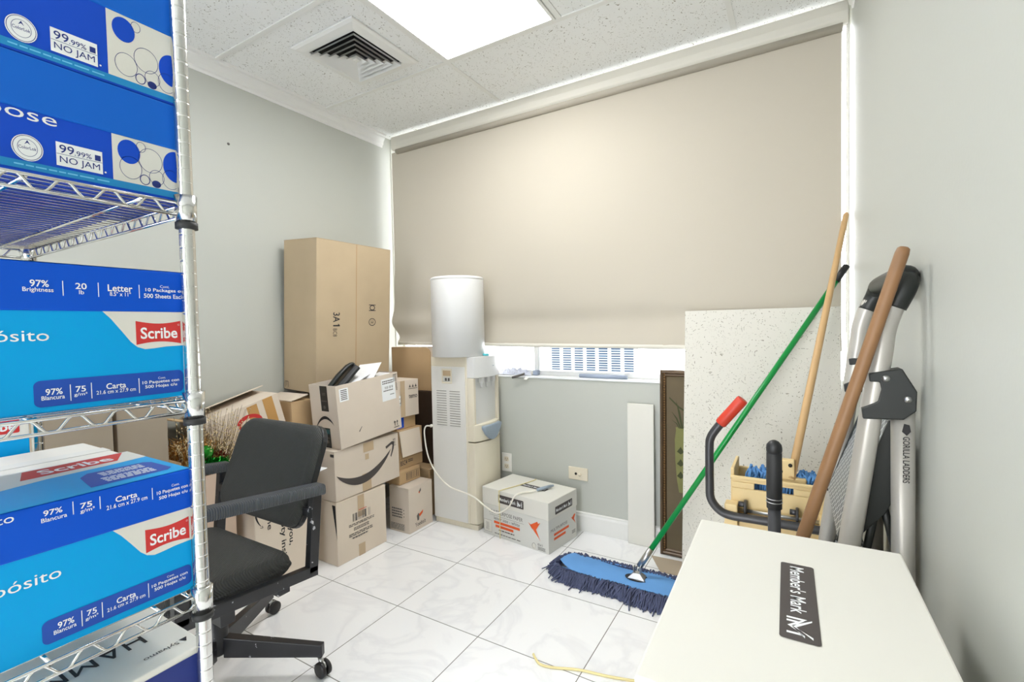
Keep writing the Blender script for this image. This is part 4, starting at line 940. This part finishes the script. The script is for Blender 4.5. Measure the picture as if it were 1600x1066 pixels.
def picture():
    t = thing('framed_picture', 'narrow framed painting of a green vase behind the leaning ceiling panel', 'picture', (-.583, 2.368, .001), (math.radians(-2.2), 0, 0)); w, h = .30, .92
    b = MB(); f = .036
    prof = [(0, 0), (0, -.012), (.006, -.020), (.014, -.022), (.020, -.016), (.027, -.019), (.036, -.008), (.036, 0)]
    rings = []
    for d, y in prof: rings.append([(d, .024 + y - .0, d), (w - d, .024 + y, d), (w - d, .024 + y, h - d), (d, .024 + y, h - d)])
    b.loft(rings, cap=False, smooth=False); b.box(.003, w - .003, .020, .024, .003, h - .003); b.build('frame', 'frame', t)
    b = MB(); p0 = .0235
    for z in [i * .0125 for i in range(1, 73)]:
        for x in (p0, w - p0): b.lathe([(.0001, -.004), (.0035, -.002), (.0035, .002), (.0001, .004)], (x, .0060, z), 6)
    b.build('beading', 'frame_gold', t)
    b = MB(); b.box(f - .004, w - f + .004, .012, .016, f - .004, h - f + .004); b.build('canvas', 'canvas', t)
    P = Print(O=(0, .012, 0), R=(1, 0, 0), U=(0, 0, 1)); c = .112
    prof = [(.020, .32), (.030, .38), (.038, .48), (.040, .58), (.034, .625), (.036, .64)]
    P.poly([(c + a, z) for a, z in prof] + [(c - a, z) for a, z in prof[::-1]], 'vase'); P.up()
    for a, l, s in ((-.6, .10, .012), (-.25, .14, .012), (.1, .13, .012), (.45, .12, .012), (.8, .08, .01), (-.95, .07, .01)):
        dx, dz = math.sin(a), math.cos(a); P.poly([(c + a * .02 - s * dz * .4, .635), (c + a * .02 + s * dz * .4, .635), (c + dx * l * .6 + s * .5, .635 + dz * l * .6), (c + dx * l, .635 + dz * l), (c + dx * l * .5 - s * .5, .635 + dz * l * .55)], 'leafp')
    for z in (.40, .46, .52): P.poly([(c - .03, z), (c - .012, z + .025), (c + .004, z), (c - .012, z - .012)], 'leafp')
    P.strip([(.045, .78), (.09, .735), (.15, .70)], [(.047, .787), (.094, .742), (.152, .707)], 'leafp'); P.done(t, 'painted_vase')
picture()

t = thing('ceiling_tile', 'spare speckled white ceiling tile leaning upright against the back wall', 'ceiling tile', (-.452, 2.245, .001), (math.radians(-6.2), 0, 0))
b = MB(); b.box(0, .612, 0, .016, 0, 1.214); b.build('tile_panel', 'panel', t, bevel=.0015)
b = MB(); b.box(.02, .592, .0162, .0168, .02, 1.19); b.build('tile_backing', 'card_white', t)
b = MB(); b.hexa([(-.615, 2.335, .001), (-.54, 2.20, .001), (-.40, 2.20, .001), (-.47, 2.342, .001), (-.615, 2.335, .004), (-.54, 2.20, .004), (-.40, 2.20, .004), (-.47, 2.342, .004)])
tag(b.build('cardboard_scrap', 'card_grey_old', bevel=.0008), 'flat scrap of cardboard on the floor under the framed picture', 'cardboard')

# ============================================================ DUST MOP
def dust_mop():
    t = thing('dust_mop', 'flat blue dust mop with navy fringe and long green handle on the floor', 'mop', (-.60, 2.03, 0)); O = V(t.location)
    x0, x1 = -.965 + .60, .30; rnd = random.Random(5)
    zt = lambda x, y: .026 + .012 * (1 - (y / .09) ** 2) + .004 * math.sin(x * 21) + .010 * math.exp(-((x + .33) / .05) ** 2) + .004 * math.sin(x * 60 + y * 40) * math.exp(-((x + .33) / .06) ** 2)
    b = MB(); nx, ny = 44, 8; G = []
    for i in range(nx + 1):
        x = x0 + (x1 - x0) * i / nx; e = min(1, math.sqrt(max(.0, 1 - max(0, (x0 + .10 - x) / .10) ** 2))); e = max(e, .3); row = []
        for j in range(ny + 1):
            y = (-.083 + .166 * j / ny) * e + .02 * math.exp(-((x + .33) / .07) ** 2); row.append(b.bm.verts.new((x, y, zt(x, y * .9))))
        G.append(row)
    hole = lambda x, y: ((x - .005) / .052) ** 2 + ((y + .005) / .030) ** 2 < 1
    for i in range(nx):
        for j in range(ny):
            q = (G[i][j], G[i + 1][j], G[i + 1][j + 1], G[i][j + 1]); f = b.bm.faces.new(q); f.smooth = True
    o = b.build('mop_cloth', 'blue_cloth', t); s = o.modifiers.new('th', 'SOLIDIFY'); s.thickness = .004; s.offset = -1; ss = o.modifiers.new('s', 'SUBSURF'); ss.levels = ss.render_levels = 1
    b = MB(); b.X = Matrix.Translation((.005, -.003, .0385)); b.prism([(.055 * math.cos(a), .030 * math.sin(a)) for a in [2 * PI * k / 24 for k in range(24)]], lambda x, y, d: (x, y, d), 0, .002); b.build('cloth_opening', 'hole', t)
    b = MB(); b.tube([V((x0 + .02 + i * .02, -.079 + .02 * math.exp(-((x0 + .02 + i * .02 + .33) / .07) ** 2), .034 + .004 * math.sin((x0 + .02 + i * .02) * 21))) for i in range(32)], .0022, 6); b.tube([V((x0 + .06 + i * .02, .079, .034)) for i in range(30)], .0022, 6); b.build('cloth_piping', 'blue_cloth', t)
    # yarn fringe
    b = MB()
    per = []
    n = 1500
    for k in range(n):
        u = rnd.random()
        if u < .46: x = x0 + .05 + (x1 - x0 - .05) * rnd.random(); bx, by, a = x, -.075, -PI / 2 + rnd.gauss(0, .25)
        elif u < .80: x = x0 + .05 + (x1 - x0 - .05) * rnd.random(); bx, by, a = x, .075, PI / 2 + rnd.gauss(0, .25)
        else:
            th = rnd.uniform(PI / 2, 3 * PI / 2); bx, by, a = x0 + .06 + .06 * math.cos(th), .07 * math.sin(th), th + rnd.gauss(0, .2)
        l = rnd.uniform(.045, .075) * (1.0 if u < .46 else .75) * (1.25 if bx > 0 and u < .46 else 1); z = rnd.uniform(.012, .036)
        if rnd.random() < .02: l *= 1.5
        d = V((math.cos(a), math.sin(a), 0)); s = V((-d.y, d.x, 0)) * rnd.gauss(0, .012)
        p = V((bx, by, z)); pts = [p, p + d * l * .4 + V((0, 0, .004)) + s * .4, p + d * l * .75 - V((0, 0, z * .45)) + s, p + d * l - V((0, 0, z - .004)) + s * 1.6]
        b.tube(pts, [.0030, .0034, .0030, .0024], 5)
    o = b.build('yarn_fringe', 'navy_yarn', t); o['kind'] = 'stuff'
    # connector and handle
    b = MB(); b.X = Matrix.Translation((.004, 0, .0405)); b.loft([[(-.036, -.026, 0), (.036, -.026, 0), (.030, .026, 0), (-.030, .026, 0)], [(-.036, -.026, .004), (.036, -.026, .004), (.030, .026, .004), (-.030, .026, .004)], [(-.014, -.014, .024), (.014, -.014, .024), (.014, .010, .024), (-.014, .010, .024)]], smooth=False); b.box(-.016, -.012, -.012, .012, .02, .05); b.box(.012, .016, -.012, .012, .02, .05); b.build('swivel_clip', 'steel', t)
    A = V((-.598, 2.028, .075)); B_ = V((.180, 2.372, 1.372)); d = (B_ - A).normalized()
    b = MB(); b.tube([A - O, A + d * .022 - O], .007, 10); b.tube([A + d * .02 - O, A + d * .115 - O], .0135, 16); b.build('metal_socket', 'steel', t)
    b = MB(); b.tube([A + d * .11 - O, B_ - d * .075 - O], .0115, 16); b.build('handle', 'green', t)
    b = MB(); b.tube([B_ - d * .075 - O, B_ - O], .0128, 16); b.build('handle_cap', 'black', t)
dust_mop()

# ============================================================ MOP BUCKET, MOP, POLES
def bucket():
    t = thing('mop_bucket', 'cream yellow mop bucket with wringer and red gripped lever behind white boxes', 'bucket', (-.05, 1.90, 0)); O = V(t.location)
    b = MB(); R = lambda s, z: [V((x, y, z)) - O for x, y in rrect(-.05 - .165 * s, -.05 + .155 * s, 1.90 - .20 * s, 1.90 + .20 * s, .05, 5)]
    b.loft([R(.82, .07), R(1.0, .40), R(1.06, .405), R(1.06, .42), R(.98, .42), R(.80, .085), R(.02, .085)], cap=True); b.build('bucket_body', 'bucket', t)
    for sx in (-.11, .11):
        for sy in (-.14, .14):
            b = MB(); c = V((sx, sy, .024)); b.lathe([(0, -.010), (.021, -.010), (.024, -.006), (.024, .006), (.021, .010), (0, .010)], c, 18, axis=(1, 0, 0)); b.tube([c + V((0, 0, .01)), c + V((0, 0, .052))], .008, 8); b.build('caster', 'rubber', t)
    # wringer: front plate with grip slot, sides, back plate
    Q = lambda *q: b.box(q[0] - O.x, q[1] - O.x, q[2] - O.y, q[3] - O.y, q[4], q[5])
    b = MB(); y0, y1 = 1.750, 1.762
    Q(-.188, .085, y0, y1, .40, .592); Q(-.188, .085, y0, y1, .613, .630); Q(-.188, -.118, y0, y1, .592, .613); Q(-.006, .085, y0, y1, .592, .613)
    Q(-.190, .087, y0 - .008, y0 + .004, .624, .634); b.build('wringer_plate', 'bucket', t, bevel=.003)
    b = MB(); Q(-.191, -.180, 1.763, 1.93, .40, .655); Q(.076, .087, 1.763, 1.93, .40, .60); Q(-.18, .076, 1.918, 1.93, .40, .62); b.build('wringer_tub', 'bucket', t, bevel=.003)
    b = MB(); Q(-.205, -.165, 1.705, 1.750, .36, .548); Q(.062, .10, 1.705, 1.750, .36, .548); Q(-.165, .062, 1.728, 1.748, .42, .505); b.build('wringer_bracket', 'bucket', t, bevel=.004)
    for x in (-.143, .004):
        b = MB(); b.lathe([(0, -.004), (.024, -.004), (.026, 0), (.024, .004), (0, .004)], V((x, 1.732, .535)) - O, 20, axis=(1, 0, 0)); b.lathe([(0, -.012), (.009, -.012), (.009, .012), (0, .012)], V((x - .008, 1.722, .548)) - O, 8, axis=(1, 0, 0)); b.build('roller_bolt', 'grey_tube', t)
    b = MB(); b.tube([V((-.17, 1.728, .526)) - O, V((.09, 1.728, .526)) - O], .006, 10); b.build('axle', 'steel', t)
    y = 1.700; pts = [(.09, y, .512), (-.10, y, .512), (-.185, y, .512), (-.222, y, .526), (-.246, y, .560), (-.249, y, .61), (-.249, y, .735), (-.245, y, .765), (-.232, y, .79), (-.205, y, .828)]
    L_ = bez([V(p) - O for p in pts], 6); b = MB(); b.tube(L_, .0138, 16); lv = b.build('lever', 'grey_tube', t)
    b = MB(); d = V((.62, 0, .785)).normalized(); p = V((-.215, y, .815)) - O; b.tube([p, p + d * .005, p + d * .105, p + d * .11], [.0165, .0185, .0185, .0165], 18); b.build('grip', 'red_grip', lv)
bucket()
def wet_mop():
    A = V((-.008, 1.80, .66)); B_ = V((.180, 2.388, 1.588)); d = (B_ - A).normalized()
    t = thing('string_mop', 'string mop with long pale wood handle standing in the yellow bucket', 'mop', A - d * .1); O = V(t.location)
    b = MB(); b.tube([A - d * .03 - O, A + d * .3 - O, B_ - d * .01 - O, B_ - O], [.0125, .0125, .0105, .006], 16); b.build('handle', 'wood_pale', t)
    b = MB(); b.box(-.028, .022, .030, .062, .055, .120); b.box(-.06, .055, .035, .060, .04, .062); b.build('mop_clamp', 'bucket', t, bevel=.004)
    for x in (-.017, .010):
        b = MB(); b.lathe([(.006, 0), (.006, .004), (0, .004)], (x, .030, .105 if x > 0 else .082), 10, axis=(0, -1, 0)); b.build('clamp_screw', 'hole', t)
    rnd = random.Random(2); b = MB()
    for k in range(240):
        x = rnd.uniform(-.11, .085); y = rnd.uniform(.045, .10); h = rnd.uniform(.0, .03) * (1 if abs(x) > .035 else .3)
        p0 = V((x, y, .05 + h)); p1 = p0 + V((rnd.gauss(0, .012), rnd.gauss(0, .008), -.05)); p2 = p0 + V((rnd.gauss(0, .014), rnd.gauss(0, .008), -.17))
        b.tube(bez([p0 - V((.004, 0, .02)), p0, p1, p2], 3), .0034, 6)
    o = b.build('mop_yarn', 'blue_yarn', t); o['kind'] = 'stuff'
wet_mop()
# brown wooden pole
A = V((-.186, 1.088, .012)); B_ = V((.1665, 1.088, 1.281)); d = (B_ - A).normalized()
t = thing('wooden_pole', 'thick worn brown wooden pole leaning on the right wall before the ladder', 'pole', A); O = A
b = MB(); b.tube([V((0, 0, 0)), d * .7, B_ - d * .012 - O, B_ - d * .003 - O, B_ - O], [.0122, .0120, .0108, .0095, .006], 20); b.build('pole_shaft', 'wood', t)
b = MB(); b.tube([d * -.006, d * .05], .0132, 20); b.build('end_cap', 'black', t)
# black upright pole
t = thing('black_pole', 'black upright pole with rounded ball top behind the foreground white box', 'pole', (-.043, 1.255, 0))
b = MB(); b.lathe([(0, 0), (.0135, 0), (.0135, .72), (0, .72)], n=18); b.build('pole_shaft', 'grey_tube', t)
b = MB(); b.lathe([(.0137, .715), (.0162, .716), (.0165, .78), (.0162, .846), (.0137, .847)], n=20); b.build('sleeve', 'blacksleeve', t)
b = MB(); b.lathe([(0, .842), (.0150, .843), (.0168, .852), (.0168, .858), (.0155, .866), (.010, .873), (.004, .876), (0, .876)], n=20); b.build('ball_end', 'black', t)
b = MB(); b.lathe([(.0168, .730), (.0180, .731), (.0168, .732)], n=20); b.lathe([(.0166, .738), (.0178, .739), (.0166, .740)], n=20); b.build('wire_wrap', 'steel', t)
b = MB(); b.lathe([(0, 0), (.075, 0), (.075, .010), (.02, .018), (0, .018)], n=28); b.build('foot', 'black', t)

# ============================================================ STEP LADDER
def ladder():
    t = thing('step_ladder', 'folded pale grey step ladder with dark handle leaning on the right wall', 'ladder', (.1, 1.32, 0)); O = V(t.location)
    YN, YFR = 1.130, 1.515
    slope = lambda z: .1405 - .128 * (1.10 - z)          # x of the front rails at height z
    def rail(y, pts, name, r=.0175, sx=1.0, sy=.62): 
        b = MB(); b.tube([V((x, y, z)) - O for x, z in pts], r, 18, sx=sx, sy=sy); return b
    for y, s in ((YN, 1), (YFR, -1)):
        up = [(slope(.02), .02), (slope(.6), .6), (slope(1.02), 1.02), (slope(1.10), 1.10)] + [(p.x, p.z) for p in bez([(.1405, 0, 1.10), (.1445, 0, 1.135), (.155, 0, 1.172), (.166, 0, 1.197)], 4)[1:]]
        b = MB(); b.tube([V((x, y, z)) - O for x, z in up], .0185, 18); f = b.build('front_rail', 'ladder', t)
        b = MB(); b.lathe([(0, 0), (.022, 0), (.022, .03), (.0192, .05)], V((slope(.0), y, 0)) - O, 16); b.build('rubber_foot', 'rubber', f)
        b = MB(); b.tube([V((x, y + s * .003, z)) - O for x, z in ((.176, .02), (.1755, .5), (.1725, .98))], .0182, 18); r_ = b.build('rear_rail', 'ladder', t)
        b = MB(); b.lathe([(0, 0), (.0215, 0), (.0215, .03), (.0188, .05)], V((.176, y + s * .003, 0)) - O, 16); b.build('rubber_foot', 'rubber', r_)
        if s > 0:
            P = Print(O=V((.1755, y + s * .003 - .0188, .70)) - O, R=(1, 0, 0), U=(0, 0, 1)); P.text('GORILLA LADDERS', -.0055, .150, .0045, .236, 'print_black', .01, -90); P.poly([(-.007, .245), (.0, .238), (.006, .246), (.004, .258), (-.004, .26)], 'print_black'); P.done(r_)
        # hinge plate
        yo = y - s * .021
        b = MB(); pl = [(.1205, 1.052), (.170, 1.062), (.1915, 1.020), (.1905, .985), (.172, .968), (.112, .965), (.110, .985), (.135, 1.0), (.140, 1.022), (.1375, 1.036), (.122, 1.036)]
        b.prism(pl, lambda x, z, d: V((x - .002, y - s * d, z)) - O, -.0185, .0225); hp = b.build('hinge_plate', 'ladder_dark', t, bevel=.002)
        for x, z in ((.144, 1.043), (.176, 1.006)):
            b = MB(); b.lathe([(0, 0), (.0065, 0), (.006, .003), (0, .0035)], V((x, y - s * .0225, z)) - O, 12, axis=(0, -s, 0)); b.build('rivet', 'steel', hp)
        # brace bars
        b = MB(); yb = y + s * .012 * -1
        b.tube([V((.142, y + .03 * s * (1 if s < 0 else 1), .815)) - O, V((.105, y + .03 * s, .60)) - O], .007, 8, sx=.5); b.tube([V((.142, y + .034 * s, .815)) - O, V((.176, y + .034 * s, .66)) - O], .007, 8, sx=.5); b.build('brace', 'ladder_dark', t)
    # U handle grip
    g = [(.158, YN, 1.176), (.172, YN, 1.208), (.177, YN + .012, 1.226), (.1785, YN + .05, 1.236), (.1785, YFR - .05, 1.236), (.177, YFR - .012, 1.226), (.172, YFR, 1.208), (.158, YFR, 1.176)]
    b = MB(); b.tube(bez([V(p) - O for p in g], 6), .0200, 18); b.build('handle_grip', 'ladder_dark', t)
    # steps, folded up between the rails
    for dz in (0, .29, .56):
        q = lambda x, y, z: V((x - .128 * dz, y, z - dz)) - O
        b = MB(); y0, y1 = YN + .03, YFR - .03
        b.hexa([q(.072, y0, .712), q(.072, y1, .712), q(.084, y1, .707), q(.084, y0, .707), q(.157, y0, .948), q(.157, y1, .948), q(.169, y1, .943), q(.169, y0, .943)])
        s = b.build('step', 'tread', t, bevel=.002)
        for y in (YN + .022, YFR - .030):
            b = MB(); b.prism([(.070, .704), (.092, .698), (.150, .775), (.181 - .05 * dz, .845), (.187 - .05 * dz, .925), (.186, .962), (.154, .956)], lambda x, z, d: q(x, y + d, z), 0, .008); b.build('step_end_cap', 'ladder_dark', s, bevel=.0015)
    b = MB(); b.tube([V((.1755, YN + .01, .25)) - O, V((.1755, YFR - .01, .25)) - O], .009, 10); b.build('rear_crossbar', 'ladder', t)
ladder()

# ============================================================ WINDOW SILL THINGS
def sill_wrap():
    rnd = random.Random(12); b = MB(); nx, ny = 34, 12; G = []
    for i in range(nx + 1):
        row = []
        for j in range(ny + 1):
            x = -1.575 + .23 * i / nx; y = 2.452 + .06 * j / ny; e = math.sin(PI * i / nx) ** .4 * math.sin(PI * j / ny) ** .5
            row.append(b.bm.verts.new((x + rnd.gauss(0, .0015), y + rnd.gauss(0, .002), WT + .003 + e * (.026 + .013 * math.sin(i * .9 + j * 1.1) + rnd.random() * .007))))
        G.append(row)
    for i in range(nx):
        for j in range(ny): b.bm.faces.new((G[i][j], G[i + 1][j], G[i + 1][j + 1], G[i][j + 1]))
    o = b.build('crumpled_wrap', 'lace'); s = o.modifiers.new('th', 'SOLIDIFY'); s.thickness = .002
    return tag(o, 'crumpled pale wrap bundled on the sill beside the water dispenser', 'wrap')
sill_wrap()
t = thing('scraper', 'small scraper with dark handle and white head hanging over the window sill', 'scraper', (-1.362, 2.447, .8595))
b = MB(); b.tube([(-.012, -.012, .012), (-.05, -.020, -.002), (-.088, -.026, -.012)], [.006, .0075, .007], 10); b.build('handle', 'print_grey', t)
b = MB(); b.hexa([(-.016, -.016, -.022), (.004, -.016, -.024), (.030, .05, .012), (.010, .05, .012), (-.016, -.012, -.018), (.004, -.012, -.020), (.030, .05, .026), (.010, .05, .026)]); b.build('head', 'card_white', t, bevel=.002)
b = MB(); b.box(.026, .058, .020, .060, .0008, .030); b.build('blade_guard', 'tube_grey', t, bevel=.006)
b = MB(); b.tube([(-1.035, 2.464, WT + .0115), (-.765, 2.464, WT + .0115)], .011, 16); tag(b.build('roller_tube', 'tube_grey'), 'grey-blue tube lying along the window sill under the louvers', 'tube')
# louvred panel of the unit outside the window
t = thing('louvered_panel', 'white louvered vent panel seen outside through the low window gap', 'vent panel', (-1.46, 2.95, WT - .10))
b = MB(); b.box(0, .615, 0, .06, 0, .52); b.build('panel_body', 'louver', t, bevel=.003)
b = MB()
for i in range(7):
    for j in range(28):
        x = .016 + i * .085; z = .075 + j * .0155
        b.box(x, x + .061, -.0010, -.0004, z, z + .0098)
b.build('louvers', ['slot', 'louver'], t)
